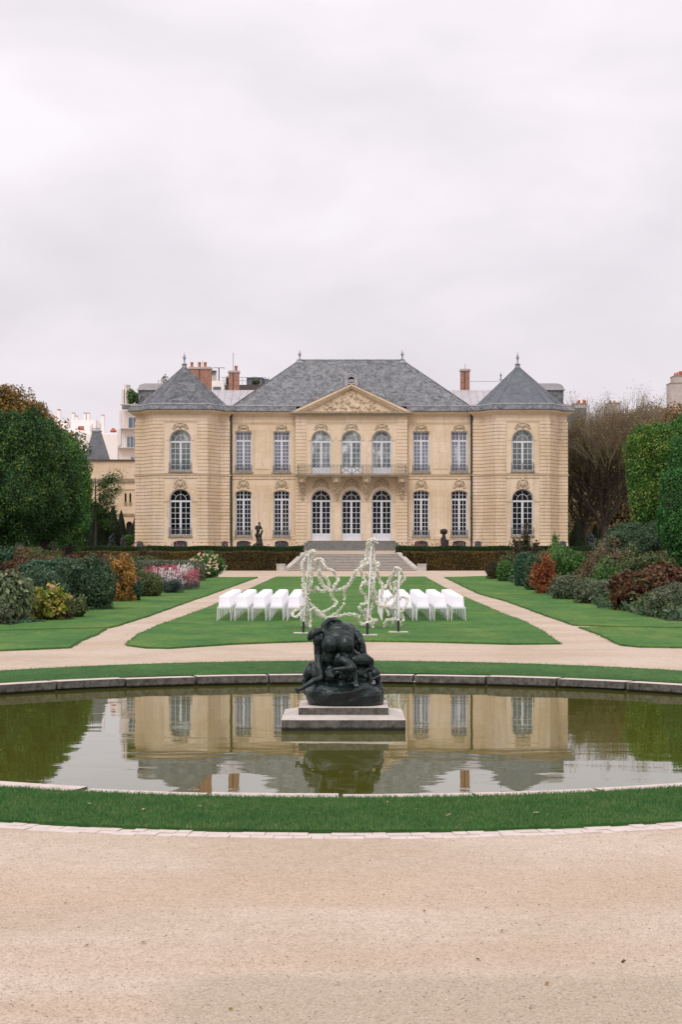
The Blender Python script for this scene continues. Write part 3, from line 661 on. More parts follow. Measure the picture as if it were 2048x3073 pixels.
# ---------------------------------------------------------------- mansion
man = thing('mansion', 'symmetrical cream limestone mansion with grey slate roofs and two corner pavilions', 'mansion', (AX, 141.4, 2.33))
YM, YA, YP, YF = 141.4, 141.0, 139.2, 141.0
BZ = 1.6
def arch(cx, w, zb, zs, rise, n=14):
    P = [(cx - w / 2, zb), (cx + w / 2, zb)]
    for i in range(n + 1):
        t = math.pi * i / n
        if rise <= 0.001:
            P = [(cx - w / 2, zb), (cx + w / 2, zb), (cx + w / 2, zs), (cx - w / 2, zs)]; break
        P.append((cx + w / 2 * math.cos(t), zs + rise * math.sin(t)))
    return P
def archz(x, w, zs, rise): return zs + rise * math.sqrt(max(0, 1 - (2 * x / w) ** 2)) if rise > 0 else zs
def window(cx, w, zb, zs, rise, y, rows, uprows, tr, fan, pane, door=0.0, rail=0.0, name='window', label=None, sill=True):
    yb = y + 0.22; fr = 0.085
    hole = arch(cx, w - 2 * fr, zb + fr, zs, max(0, rise - fr) if rise else 0)
    if not rise: hole = [(cx - w / 2 + fr, zb + fr), (cx + w / 2 - fr, zb + fr), (cx + w / 2 - fr, zs - fr), (cx - w / 2 + fr, zs - fr)]
    mb = MB().plate(arch(cx, w, zb, zs, rise), [hole], yb, yb + 0.1)
    zt = tr                                     # transom height
    mb.box(cx - w / 2 + fr, cx + w / 2 - fr, yb + .002, yb + .09, zt - 0.07, zt + 0.07)
    mb.box(cx - 0.055, cx + 0.055, yb + .004, yb + .085, zb + fr, zt - .07)
    hw = w / 2 - fr; m_ = 0.036; zl = zb + fr + door
    if door: mb.box(cx - hw, cx + hw, yb + .012, yb + .06, zb + fr, zl)
    for s in (-1, 1):
        x0, x1 = sorted((cx + s * 0.055, cx + s * hw)); xm = (x0 + x1) / 2
        mb.box(x0, x0 + .03, yb + .012, yb + .07, zl, zt - .07); mb.box(x1 - .03, x1, yb + .012, yb + .07, zl, zt - .07)
        mb.box(xm - m_ / 2, xm + m_ / 2, yb + .02, yb + .06, zl, zt - .07)
        for r in range(1, rows):
            zz = zl + (zt - .07 - zl) * r / rows; mb.box(x0, x1, yb + .024, yb + .056, zz - m_ / 2, zz + m_ / 2)
        mb.box(x0, x1, yb + .014, yb + .066, zl, zl + .04)
    if fan:
        r1 = rise * 0.5; ri = rise - fr
        for a in (36, 72, 108, 144) if False else (0, 38, 90, 142, 180):
            if a in (0, 180): continue
            c, s_ = math.cos(R(a)), math.sin(R(a))
            mb.tube([(cx + c * (r1 if a != 90 else 0.02), yb + .04, zs + s_ * (r1 if a != 90 else 0.02)), (cx + c * ri, yb + .04, zs + s_ * ri)], 0.02, 4)
        mb.tube([(cx + r1 * math.cos(math.pi * i / 12), yb + .04, zs + r1 * math.sin(math.pi * i / 12)) for i in range(13)], 0.024, 4)
    else:
        z2 = zt + .07
        for x, t in ((-hw / 2, m_), (0, 0.08), (hw / 2, m_)):
            top = archz(x, w - 2 * fr, zs, max(0, rise - fr)) - (fr if not rise else 0); mb.box(cx + x - t / 2, cx + x + t / 2, yb + .02, yb + .06, z2, top)
        for r in range(1, uprows):
            zz = z2 + (zs + rise * .7 - z2) * r / uprows; mb.box(cx - hw, cx + hw, yb + .024, yb + .056, zz - m_ / 2, zz + m_ / 2)
    wo = mb.build(name, 'white', man, label=label)
    MB().plate(arch(cx, w - .04, zb + .02, zs - (.02 if not rise else 0), max(0, rise - .02)), [], yb + .05, yb + .058).build('pane', pane, wo)
    if rail:
        mb = MB(); yr = y - 0.06; x0, x1 = cx - w / 2 - .02, cx + w / 2 + .02; z0_, z1_ = zb + .02, zb + .02 + rail
        mb.box(x0, x1, yr, yr + .035, z1_ - .03, z1_); mb.box(x0, x1, yr, yr + .03, z0_, z0_ + .03); mb.box(x0, x1, yr + .003, yr + .025, z1_ - .12, z1_ - .1)
        k = 6; dx = (x1 - x0) / k
        for i in range(k + 1):
            x = x0 + dx * i; mb.box(x - .011, x + .011, yr + .004, yr + .026, z0_, z1_)
            if i < k:
                c = (x + dx / 2); zz = (z0_ + z1_) / 2 - .04; rr_ = min(dx, z1_ - z0_) * .36
                mb.tube([(c + rr_ * math.cos(a_), yr + .015, zz + rr_ * 1.2 * math.sin(a_)) for a_ in np.linspace(0, 6.283, 11)], .011, 4)
                mb.tube([(x, yr + .015, z0_ + .02), (x + dx, yr + .015, z1_ - .12)], .009, 4)
        mb.build('railing', 'iron', wo)
    if sill: MB().box(cx - w / 2 - .08, cx + w / 2 + .08, y - 0.12, y + 0.25, zb - 0.1, zb - .002).build('sill', 'soot', wo)
    return wo
def ZM(py, D=YM): return WZ(py, D)
# heights shared by both fronts
zs_top = ZM(1247)
UW = dict(zb=ZM(1416), zs=ZM(1294.7)); LW = dict(zb=ZM(1610), zs=ZM(1481), rise=ZM(1471) - ZM(1481))
AU = dict(zb=ZM(1426), zs=ZM(1323), rise=0.78); AL = dict(zb=ZM(1622), zs=ZM(1500), rise=0.78)
PU = dict(zb=WZ(1414, YP), zs=WZ(1322, YP), rise=0.84); PL = dict(zb=WZ(1608, YP), zs=WZ(1500, YP), rise=0.84)
def bwin(cx, w, y, zt=None):
    z = ZM(1622.5); wo = MB().plate(arch(cx, w, 2.1, z - .16, .16, 8), [], y + .12, y + .14).build('basement_window', 'grille', man)
    mb = MB()
    for i in range(9): x = cx - w / 2 + w * (i + .5) / 9; mb.box(x - .008, x + .008, y + .06, y + .09, 2.1, archz(x - cx, w, z - .16, .16))
    mb.box(cx - w / 2, cx + w / 2, y + .055, y + .095, 2.5, 2.54); mb.build('bars', 'bars', wo)
# walls ---- main wings
for s in (-1, 1):
    xa, xb = sorted((AX + s * 4.25, AX + s * 9.38)); holes = []
    for d in (5.39, 8.33):
        c = AX + s * d
        holes += [arch(c, 1.28, UW['zb'], UW['zs'], 0), arch(c, 1.28, LW['zb'], LW['zs'], LW['rise']), arch(c, 1.05, 2.1, ZM(1622.5) - .16, .16, 8)]
    MB().plate([(xa, BZ), (xb, BZ), (xb, zs_top), (xa, zs_top)], holes, YM, YM + .32).build('wall', 'stone', man)
    for d in (5.39, 8.33):
        c = AX + s * d
        window(c, 1.28, UW['zb'], UW['zs'], 0, YM, 8, 2, ZM(1323), False, 'pane_blue', rail=.5)
        window(c, 1.28, LW['zb'], LW['zs'], LW['rise'], YM, 8, 2, ZM(1499), False, 'pane_dark', rail=.48)
        bwin(c, 1.05, YM)
    # raised panels and strips
    mb = MB(); dz = .035
    for d0, d1 in ((6.28, 7.44),):
        for za, zb in ((ZM(1408), ZM(1285)), (ZM(1612), ZM(1455))):
            x0, x1 = sorted((AX + s * d0, AX + s * d1))
            mb.plate([(x0, za), (x1, za), (x1, zb), (x0, zb)], [], YM - dz, YM)
    for d in (4.52, 9.15):
        x0, x1 = sorted((AX + s * (d - .12), AX + s * (d + .12))); mb.plate([(x0, ZM(1610)), (x1, ZM(1610)), (x1, ZM(1445)), (x0, ZM(1445))], [], YM - dz, YM)
        mb.plate([(x0, ZM(1420)), (x1, ZM(1420)), (x1, ZM(1275)), (x0, ZM(1275))], [], YM - dz, YM)
    mb.build('wall_panel', 'stone', man)
    mb = MB()
    for d in (5.39, 8.33):   # window surrounds
        c = AX + s * d
        mb.plate(arch(c, 1.62, UW['zb'] - .05, UW['zs'] + .14, 0), [arch(c, 1.284, UW['zb'] - .04, UW['zs'] + .002, 0)], YM - .045, YM)
        mb.plate(arch(c, 1.62, LW['zb'] - .05, LW['zs'] + .02, LW['rise'] + .15), [arch(c, 1.284, LW['zb'] - .04, LW['zs'] + .002, LW['rise'])], YM - .045, YM)
    mb.build('window_surround', 'trim', man)
# walls ---- central front
holes = []
for d in (-2.33, 0, 2.33):
    holes += [arch(AX + d, 1.57, AU['zb'], AU['zs'], AU['rise']), arch(AX + d, 1.57, AL['zb'], AL['zs'], AL['rise'])]
MB().plate([(AX - 4.25, BZ), (AX + 4.25, BZ), (AX + 4.25, zs_top), (AX - 4.25, zs_top)], holes, YA, YA + .45).build('wall', 'stone', man)
for d in (-2.33, 0, 2.33):
    window(AX + d, 1.57, AU['zb'], AU['zs'], AU['rise'], YA, 5, 0, AU['zs'] - .1, True, 'pane_hall', name='balcony_door', sill=False, door=.45)
    window(AX + d, 1.57, AL['zb'], AL['zs'], AL['rise'], YA, 6, 0, AL['zs'] - .1, True, 'pane_dark', door=.42, name='door', sill=False)
for d in (-2.33, 0, 2.33):
    for A_, k in ((AU, .0), (AL, 0)):
        mb = MB(); c = AX + d; r0 = .79; n = 16
        out = [(c + (r0 + .2) * math.cos(math.pi * i / n), A_['zs'] + (r0 + .2) * math.sin(math.pi * i / n)) for i in range(n + 1)]
        inn = [(c + r0 * math.cos(math.pi * i / n), A_['zs'] + r0 * math.sin(math.pi * i / n)) for i in range(n, -1, -1)]
        mb.plate(out + inn, [], YA - .05, YA)
        mb.box(c - .13, c + .13, YA - .1, YA, A_['zs'] + .78, A_['zs'] + 1.05)
        mb.build('archivolt', 'trim', man)
mb = MB(); zi = AL['zs']
for a, b in ((-3.46, -3.13), (-1.53, -.8), (.8, 1.53), (3.13, 3.46)): MB().box(AX + a, AX + b, YA - .05, YA, zi - .14, zi - .02).build('impost_band', 'trim', man)
# walls ---- pavilions
PAVC = {-1: AX - 13.01, 1: AX + 13.01}
for s in (-1, 1):
    c = PAVC[s]
    holes = [arch(c, 1.675, PU['zb'], PU['zs'], PU['rise']), arch(c, 1.675, PL['zb'], PL['zs'], PL['rise']), arch(c, 1.05, 2.1, ZM(1622.5) - .16, .16, 8)]
    MB().plate([(c - 2.03, BZ), (c + 2.03, BZ), (c + 2.03, zs_top), (c - 2.03, zs_top)], holes, YP, YP + .35).build('wall', 'stone', man)
    window(c, 1.675, PU['zb'], PU['zs'], PU['rise'], YP, 4 + 1, 0, PU['zs'] - .1, True, 'pane_mid', rail=.62)
    window(c, 1.675, PL['zb'], PL['zs'], PL['rise'], YP, 6, 0, PL['zs'] - .1, True, 'pane_dark', rail=.6)
    bwin(c, 1.05, YP)
    mb = MB()   # the flanking faces
    for q in (-1, 1):
        pts = [(c + q * 2.03, YP), (c + q * 2.93, YF), (c + q * 3.6, YF)]
        if q == s: pts.append((c + q * 3.6, 165))
        for a, b in zip(pts, pts[1:]):
            if q > 0: mb.add([(*a, BZ), (*b, BZ), (*b, zs_top), (*a, zs_top)], [(0, 1, 2, 3)])
            else: mb.add([(*b, BZ), (*a, BZ), (*a, zs_top), (*b, zs_top)], [(0, 1, 2, 3)])
        if q == -s: mb.box(*sorted((c + q * 3.4, c + q * 3.62)), YF + .02, YM + .1, BZ, zs_top)
    mb.build('side_wall', 'stone', man)
    # rusticated courses
    for q in (-1, 1):
        mb = MB(); P = [(c - 3.6, YF + 2.5 if s < 0 else YF + .35), (c - 3.6, YF), (c - 2.93, YF), (c - 2.03, YP), (c - 1.27, YP)] if q < 0 else [(c + 1.27, YP), (c + 2.03, YP), (c + 2.93, YF), (c + 3.6, YF), (c + 3.6, YF + 2.5 if s > 0 else YF + .35)]
        for za, zb in ((2.95, ZM(1438)), (ZM(1426) + .02, ZM(1269))):
            n = round((zb - za) / .262); h = (zb - za) / n
            for i in range(n): mb.sweep([(0, za + i * h + .024), (.06, za + i * h + .024), (.06, za + (i + 1) * h - .024), (0, za + (i + 1) * h - .024)][::-1], P)
        mb.sweep([(0, BZ), (.08, BZ), (.08, 2.9), (0, 2.93)][::-1], P)
        mb.build('rustication', 'course', man)
    for q in (-1, 1):
        x = c + q * 3.27; bb = MB().plate(arch(x, .5, 2.1, ZM(1622.5) - .15, .12, 8), [], YF - .095, YF - .082).build('basement_window', 'grille', man)
        mb = MB()
        for i in range(5): xx = x - .2 + .1 * i; mb.box(xx - .01, xx + .01, YF - .115, YF - .1, 2.1, ZM(1624))
        mb.build('bars', 'bars', bb)
    for A_ in (PU, PL):
        mb = MB(); n = 16; r0 = .845
        out = [(c + (r0 + .2) * math.cos(math.pi * i / n), A_['zs'] + (r0 + .2) * math.sin(math.pi * i / n)) for i in range(n + 1)]
        inn = [(c + r0 * math.cos(math.pi * i / n), A_['zs'] + r0 * math.sin(math.pi * i / n)) for i in range(n, -1, -1)]
        mb.plate(out + inn, [], YP - .04, YP)
        if A_ is PL:
            for q in (-1, 1):
                x0, x1 = sorted((c + q * .85, c + q * 1.26)); MB().box(x0, x1, YP - .05, YP, A_['zs'] - .14, A_['zs'] - .02).build('impost_band', 'trim', man)
        mb.build('archivolt', 'trim', man)
# central pilasters
for q in (-1, 1):
    mb = MB(); x0, x1 = (AX - 4.25, AX - 3.46) if q < 0 else (AX + 3.46, AX + 4.25)
    P = [(x0, YM), (x0, YA), (x1, YA)] if q < 0 else [(x0, YA), (x1, YA), (x1, YM)]
    for za, zb in ((2.95, ZM(1438)), (ZM(1424), ZM(1269))):
        n = round((zb - za) / .262); h = (zb - za) / n
        for i in range(n): mb.sweep([(0, za + i * h + .02), (.05, za + i * h + .02), (.05, za + (i + 1) * h - .02), (0, za + (i + 1) * h - .02)][::-1], P)
    mb.sweep([(0, BZ), (.08, BZ), (.08, 2.9), (0, 2.93)][::-1], P)
    mb.sweep([(0, ZM(1269)), (.06, ZM(1269)), (.1, ZM(1265)), (.06, ZM(1262)), (.05, ZM(1250)), (0, ZM(1250))][::-1], P)
    mb.build('rustication', 'course', man)
def half(s):
    c = 13.01
    return [(c + 3.6, 165), (c + 3.6, YF), (c + 2.93, YF), (c + 2.03, YP), (c - 2.03, YP), (c - 2.93, YF), (c - 3.6, YF), (c - 3.63, YM), (4.25, YM), (4.25, YA)]
L = [(AX - x, y) for x, y in half(-1)]; Rr = [(AX + x, y) for x, y in half(1)][::-1]
PATH = L + Rr
def band(name, prof, mat, path=PATH): MB().sweep(prof[::-1], path).build(name, mat, man)
zc = ZM(1247)
band('cornice', [(0, zc - .07), (.06, zc - .07), (.1, zc), (.22, zc + .04), (.26, zc + .1), (.42, zc + .13), (.46, zc + .2), (.5, zc + .24), (0, zc + .26)], 'trim')
za = ZM(1269); band('architrave', [(0, za - .1), (.03, za - .1), (.035, za - .02), (.075, za), (.08, za + .05), (0, za + .07)], 'trim')
zb_ = ZM(1438); band('string_course', [(0, zb_), (.05, zb_), (.07, zb_ + .06), (.05, zb_ + .08), (.05, zb_ + .2), (.12, zb_ + .24), (.14, zb_ + .31), (0, zb_ + .36)], 'trim')
band('string_course_weathering', [(0, zb_ + .362), (.13, zb_ + .312), (.145, zb_ + .33), (0, zb_ + .385)], 'soot')
Lm = [(AX - 9.3, YM), (AX - 4.3, YM)]; Rm = [(AX + 4.3, YM), (AX + 9.3, YM)]
for P in (Lm, Rm): band('plinth_band', [(0, ZM(1619)), (.05, ZM(1619)), (.06, ZM(1615)), (0, ZM(1613))], 'trim', P)
# eaves skirt: weathered slate and lead over the cornice
ze = zc + .24
for P_ in (PATH[:9], PATH[11:]):
  band('eaves', [(.1, ze + .02), (.56, ze + .02), (.58, ze + .07), (.44, ze + .3), (.36, ze + .40), (.1, ze + .42)], 'slate', P_)
  band('gutter', [(.02, ze + .425), (.36, ze + .41), (.38, ze + .45), (.3, ze + .50), (.02, ze + .5)], 'lead', P_)
ZE = ze + .47
# roofs
def fan_roof(ring, apex, flare=None):
    mb = MB(); n = len(ring); mb.v = [tuple(p) for p in ring]
    if flare:
        for p in ring: mb.v.append(tuple(p[i] + (apex[i] - p[i]) * flare[0 if i < 2 else 1] for i in range(3)))
        mb.f = [(i, (i + 1) % n, n + (i + 1) % n, n + i) for i in range(n)]; k = n
    else: k = 0
    mb.v.append(tuple(apex)); a = len(mb.v) - 1; mb.f += [(k + i, k + (i + 1) % n, a) for i in range(n)]
    return mb
def finial(x, y, z, h, parent, r=.16):
    MB().lathe([(r * 1.7, 0), (r * .7, h * .12), (r * .35, h * .25), (r * .3, h * .3), (r * .75, h * .55), (r * .9, h * .62), (r * .4, h * .68), (r * .55, h * .74), (r * .25, h * .8), (r * .12, h)], (x, y, z), 10).build('finial', 'lead', parent, smooth=True)
for s in (-1, 1):
    c = PAVC[s]; yc = 143.0; cx = c
    ring = [(cx - 2.05, YP - .15), (cx + 2.05, YP - .15), (cx + 3.0, YF - .15), (cx + 3.6, YF + .1), (cx + 3.6, 145.0), (cx + 2.1, 146.8), (cx - 2.1, 146.8), (cx - 3.6, 145.0), (cx - 3.6, YF + .1), (cx - 3.0, YF - .15)]
    ap = (cx + (-.02), yc, WZ(1091, yc) - .15)
    rf = fan_roof([(x, y, ZE - .05) for x, y in ring], ap, (.1, .075)).build('pavilion_roof', 'slate3' if s < 0 else 'slate2', man)
    MB().lathe([(.34, -.42), (.2, -.12), (.14, .1)], ap, 12).build('lead_cap', 'lead', rf)
    finial(ap[0], ap[1], ap[2] + .05, .95, rf, .15)
    # lead hips
    mb = MB()
    for i in (0, 1, 2, 9):
        p = Vector((ring[i][0], ring[i][1], ZE - .05)); a = Vector(ap); q = Vector((p.x + (a.x - p.x) * .1, p.y + (a.y - p.y) * .1, p.z + (a.z - p.z) * .075)); mb.tube([p, q, a], .03, 5)
    mb.build('hip', 'slate2', rf)
RY = 146.4; RZ = WZ(1080.7, RY); hl = 9.2
mb = MB(); mb.v = [(AX - hl, YM - .2, ZE - .03), (AX + hl, YM - .2, ZE - .03), (AX + hl, 151.4, ZE), (AX - hl, 151.4, ZE), (AX - 4.1, RY, RZ), (AX + 4.1, RY, RZ)]
mb.f = [(0, 1, 5, 4), (1, 2, 5), (2, 3, 4, 5), (3, 0, 4)]
rf = mb.build('main_roof', 'slate', man)
MB().tube([(AX - 4.1, RY, RZ), (AX + 4.1, RY, RZ)], .07, 6).build('ridge', 'lead', rf)
for s in (-1, 1):
    finial(AX + s * 4.1, RY, RZ - .02, .82, rf, .15)
    MB().tube([(AX + s * 4.1, RY, RZ), (AX + s * hl, YM - .2, ZE)], .035, 5).build('hip', 'slate2', rf)
    MB().lathe([(.4, -.25), (.16, .03), (.1, .08)], (AX + s * 4.1, RY, RZ), 10).build('lead_cap', 'lead', rf)
# lead hooks on the slope
mb = MB()
for px in (893, 980, 1058, 1142, 1225):
    f = .83; mb.ell((WX(px, 145.3), 145.15, ZE + (RZ - ZE) * .73 + .05), (.05, .05, .09))
mb.build('roof_hook', 'lead', rf)
# dormer
dz0, dz1 = WZ(1158, 143.4), WZ(1124, 143.4); dm = MB().plate(arch(AX, .78, dz0 - .3, dz1 - .42, .36, 12), [arch(AX, .52, dz0, dz1 - .42, .24, 12)], 143.3, 143.5).box(AX - .5, AX - .4, 143.25, 143.5, dz0 - .3, dz1 - .25).box(AX + .4, AX + .5, 143.25, 143.5, dz0 - .3, dz1 - .25)
dm.tube([(AX + .46 * math.cos(math.pi * i / 12), 143.25, dz1 - .42 + .46 * math.sin(math.pi * i / 12)) for i in range(13)], .05, 6)
dmo = dm.build('dormer', 'zinc', man)
mb = MB(); k = arch(AX, .76, dz0 - .3, dz1 - .44, .35, 12); mb.plate(k, [], 143.52, 146.3); mb.build('dormer_roof', 'slate', dmo)
mb = MB()
for i in range(4): mb.add([(AX - .3, 143.36, dz0 + .02 + i * .13), (AX + .3, 143.36, dz0 + .02 + i * .13), (AX + .3, 143.46, dz0 + .1 + i * .13), (AX - .3, 143.46, dz0 + .1 + i * .13)], [(0, 1, 2, 3)])
mb.build('louvre', 'white', dmo)
MB().plate(arch(AX, .6, dz0 - .1, dz1 - .42, .26, 12), [], 143.48, 143.5).build('louvre_back', 'black', dmo)
# pediment
pz0 = ZM(1247) ; hw = 4.6; apz = WZ(1153, YA - .3); yf = YA - .1
ped = MB().plate([(AX - hw + .35, pz0 + .24), (AX + hw - .35, pz0 + .24), (AX, apz - .42)], [], yf, yf + .5).build('pediment', 'stone', man)
mb = MB()
for s in (-1, 1):
    a = (AX + s * (hw), pz0 + .12); b = (AX, apz)
    for (t0, t1, yo) in ((0, .14, -.42), (.14, .26, -.3), (.26, .36, -.16)):
        q = [(a[0], a[1] - t0 + .12), (b[0], b[1] - t0), (b[0], b[1] - t1), (a[0] - s * (t1 * 1.2), a[1] - t1 + .12)]
        if s > 0: q = q[::-1]
        mb.plate(q, [], yf + yo, yf + .3)
mb.build('raking_cornice', 'trim', ped)
MB().box(AX - hw, AX + hw, YA - .55, YA, pz0 + .1, pz0 + .25).box(AX - hw + .08, AX + hw - .08, YA - .42, YA, pz0 - .03, pz0 + .1).build('pediment_cornice', 'soot', ped)
pr_ = MB(); pr_.add([(AX - hw, yf - .45, pz0 + .26), (AX + hw, yf - .45, pz0 + .26), (AX, yf - .45, apz + .03), (AX - hw, YM + .1, pz0 + .26), (AX + hw, YM + .1, pz0 + .26), (AX, 143.9, apz + .03)], [(0, 2, 5, 3), (1, 4, 5, 2)])
pr_.build('pediment_roof', 'slate', ped)
mb = MB(); rr = random.Random(5)
def relief(u, v, r, d=.1, el_=1.0, ang=0):
    x = AX + (u - 692) * .2806 / 38.95; z = WZ(1040 + v * .2807, YA)
    mb.ell((x, yf - .01, z), (r * el_ * .78, d * .9, r * .8), Matrix.Rotation(ang, 3, 'Y'), 8, 6)
# reclining figures, wings and clouds of a generic allegory
for u, v, r, e_, a in ((690, 520, .24, .8, .2), (672, 482, .11, 1, 0), (735, 500, .1, 1, 0), (740, 545, .22, .8, -.3), (650, 600, .2, 1.6, .5), (700, 640, .18, 2.0, .3), (620, 660, .13, 2.4, .3), (760, 650, .14, 2.2, -.4),
                 (590, 590, .1, 2.2, -.6), (790, 570, .12, 1.8, .8), (610, 510, .12, 1.6, -.9), (480, 590, .12, 1, 0), (470, 640, .17, 1.4, .3), (430, 620, .14, 1.5, -.5), (510, 660, .14, 2, .2), (540, 600, .12, 1.7, -.7), (890, 585, .1, 1, 0), (900, 625, .16, .8, .2),
                 (880, 665, .12, 1.8, .5), (935, 600, .09, 2, -.6), (930, 650, .1, 1.7, .9), (420, 665, .12, 2, 0), (980, 680, .08, 2.5, 0), (820, 600, .09, 2, .5)): relief(u, v, r, .12, e_, a)
for _ in range(150):
    u = rr.uniform(400, 990); t = 1 - abs(u - 692) / 330; v = rr.uniform(690 - 200 * max(.2, t), 692); relief(u, v, rr.uniform(.025, .06), .08, rr.uniform(1, 2.4), rr.uniform(-1.5, 1.5))
mb.build('relief', 'carve', ped, smooth=True)
# cartouches over the openings
def cartouche(cx, y, z, w, h, seed, mat='carve'):
    mb = MB(); rr = random.Random(seed)
    mb.ell((cx, y, z), (w * .16, .1, h * .3), None, 10, 8); mb.ell((cx, y - .04, z), (w * .1, .1, h * .2), None, 8, 6)
    for s in (-1, 1):
        for i in range(9):
            t = (i + .5) / 9; x = cx + s * (w * (.1 + .4 * t)); zz = z + h * (.28 * math.cos(t * 4.2) - .06) + rr.uniform(-.03, .03)
            mb.ell((x, y, zz), (w * .09 * (1.3 - t), .07, h * .1 * (1.5 - t)), Matrix.Rotation(s * (t * 2 - .6), 3, 'Y'), 7, 5)
        mb.tube([(cx + s * w * .08, y - .03, z + h * .42), (cx + s * w * .3, y - .03, z + h * .32), (cx + s * w * .42, y - .02, z), (cx + s * w * .3, y - .03, z - h * .18)], [.03, .035, .03, .02], 6)
    mb.ell((cx, y - .02, z + h * .42), (w * .13, .09, h * .13), None, 8, 6)
    return mb.build('carved_cartouche', mat, man, smooth=True)
for s in (-1, 1):
    for d in (5.39, 8.33):
        cartouche(AX + s * d, YM - .05, ZM(1284), .95, .5, int(d * 10)); cartouche(AX + s * d, YM - .05, ZM(1454), .95, .8, int(d * 11))
    cartouche(PAVC[s], YP - .05, WZ(1279, YP), 1.25, .55, 3); cartouche(PAVC[s], YP - .06, WZ(1453, YP), 1.0, .85, 4)
for d in (-2.33, 0, 2.33):
    cartouche(AX + d, YA - .06, WZ(1282, YA), 1.1, .55, int(d * 7) + 40); cartouche(AX + d, YA - .06, WZ(1454, YA), 1.3, .75, int(d * 7) + 50)
# balcony
zbal = WZ(1431, 140.3)
bal = MB().box(AX - 4.2, AX + 4.25, 139.75, YA - .002, zbal, zbal + .09).box(AX - 4.25, AX + 4.3, 139.7, YA - .003, zbal + .09, zbal + .16).build('balcony', 'soot', man)
mb = MB(); zr0, zr1 = zbal + .16, WZ(1395, 139.8); x0, x1 = AX - 4.1, AX + 4.15; yr = 139.82
mb.box(x0, x1, yr, yr + .04, zr1 - .035, zr1); mb.box(x0, x1, yr, yr + .03, zr0 + .04, zr0 + .07); mb.box(x0, x1, yr + .003, yr + .025, zr1 - .14, zr1 - .12)
for x in (x0, x1):
    mb.box(x - .02, x + .02, yr, YA, zr1 - .035, zr1); mb.box(x - .02, x + .02, yr, YA, zr0 + .04, zr0 + .07)
    for k in range(6): mb.box(x - .01, x + .01, yr + .2 * k, yr + .2 * k + .02, zr0, zr1)
n = 30; dx = (x1 - x0) / n
for i in range(n + 1):
    x = x0 + dx * i; mb.box(x - .009, x + .009, yr + .005, yr + .025, zr0, zr1)
    if i < n:
        c = x + dx / 2; zz = (zr0 + zr1) / 2 - .03
        if n // 2 - 3 <= i < n // 2 + 3: continue
        for zo, rr_ in ((.13, .085), (-.13, .085)): mb.tube([(c + rr_ * math.cos(a_), yr + .015, zz + zo + rr_ * 1.3 * math.sin(a_)) for a_ in np.linspace(0, 6.283, 9)], .010, 4)
mb.build('railing', 'iron', bal)
mb = MB(); c = (x0 + x1) / 2; q = dx * 3
for a, b in (((c - q, zr0 + .06), (c, zr1 - .13)), ((c - q, zr1 - .13), (c, zr0 + .06)), ((c, zr0 + .06), (c + q, zr1 - .13)), ((c, zr1 - .13), (c + q, zr0 + .06))): mb.tube([(a[0], yr, a[1]), (b[0], yr, b[1])], .018, 5)
for x in (c - q, c, c + q): mb.box(x - .022, x + .022, yr - .01, yr + .03, zr0, zr1)
mb.build('railing_gate', 'pipe', bal)
for px in (906, 1010.5, 1101, 1207.5):
    cx = WX(px, 140.5); mb = MB()
    prof = [(.33, 1.15, 0), (.3, 1.0, .2), (.31, .92, .42), (.24, .6, .55), (.2, .45, .8), (.22, .34, 1.05), (.14, .2, 1.3), (.1, .12, 1.55), (.03, .06, 1.72)]
    for (w0, d0, h0), (w1, d1, h1) in zip(prof, prof[1:]):
        mb.add([(cx - w0, YA - d0, zbal - h0), (cx + w0, YA - d0, zbal - h0), (cx + w0, YA, zbal - h0), (cx - w0, YA, zbal - h0), (cx - w1, YA - d1, zbal - h1), (cx + w1, YA - d1, zbal - h1), (cx + w1, YA, zbal - h1), (cx - w1, YA, zbal - h1)],
               [(0, 1, 2, 3), (4, 7, 6, 5), (0, 4, 5, 1), (1, 5, 6, 2), (2, 6, 7, 3), (3, 7, 4, 0)])
    rr = random.Random(int(px))
    for i in range(34):
        t = rr.random() ** .8; h = t * 1.6; w = .3 * (1 - t) + .05; dd = .95 * (1 - t) ** 1.5 + .15
        mb.ell((cx + rr.uniform(-w, w), YA - dd - .03, zbal - .08 - h), (rr.uniform(.04, .1), .07, rr.uniform(.04, .1)), None, 7, 5)
    mb.ell((cx, YA - .98, zbal - .3), (.17, .14, .17)); mb.build('console', 'carve', bal)
# drain pipes
for s in (-1, 1):
    x = AX + s * 9.27; mb = MB().tube([(x, YM - .16, ZM(1640)), (x, YM - .16, ZM(1250))], .075, 8).lathe([(.1, 0), (.17, .25), (.17, .3)], (x, YM - .2, ZM(1252)), 8)
    for z in np.arange(3.2, 12.5, 1.6): mb.lathe([(.1, 0), (.1, .06)], (x, YM - .16, z), 8)
    mb.build('drain_pipe', 'pipe', man)
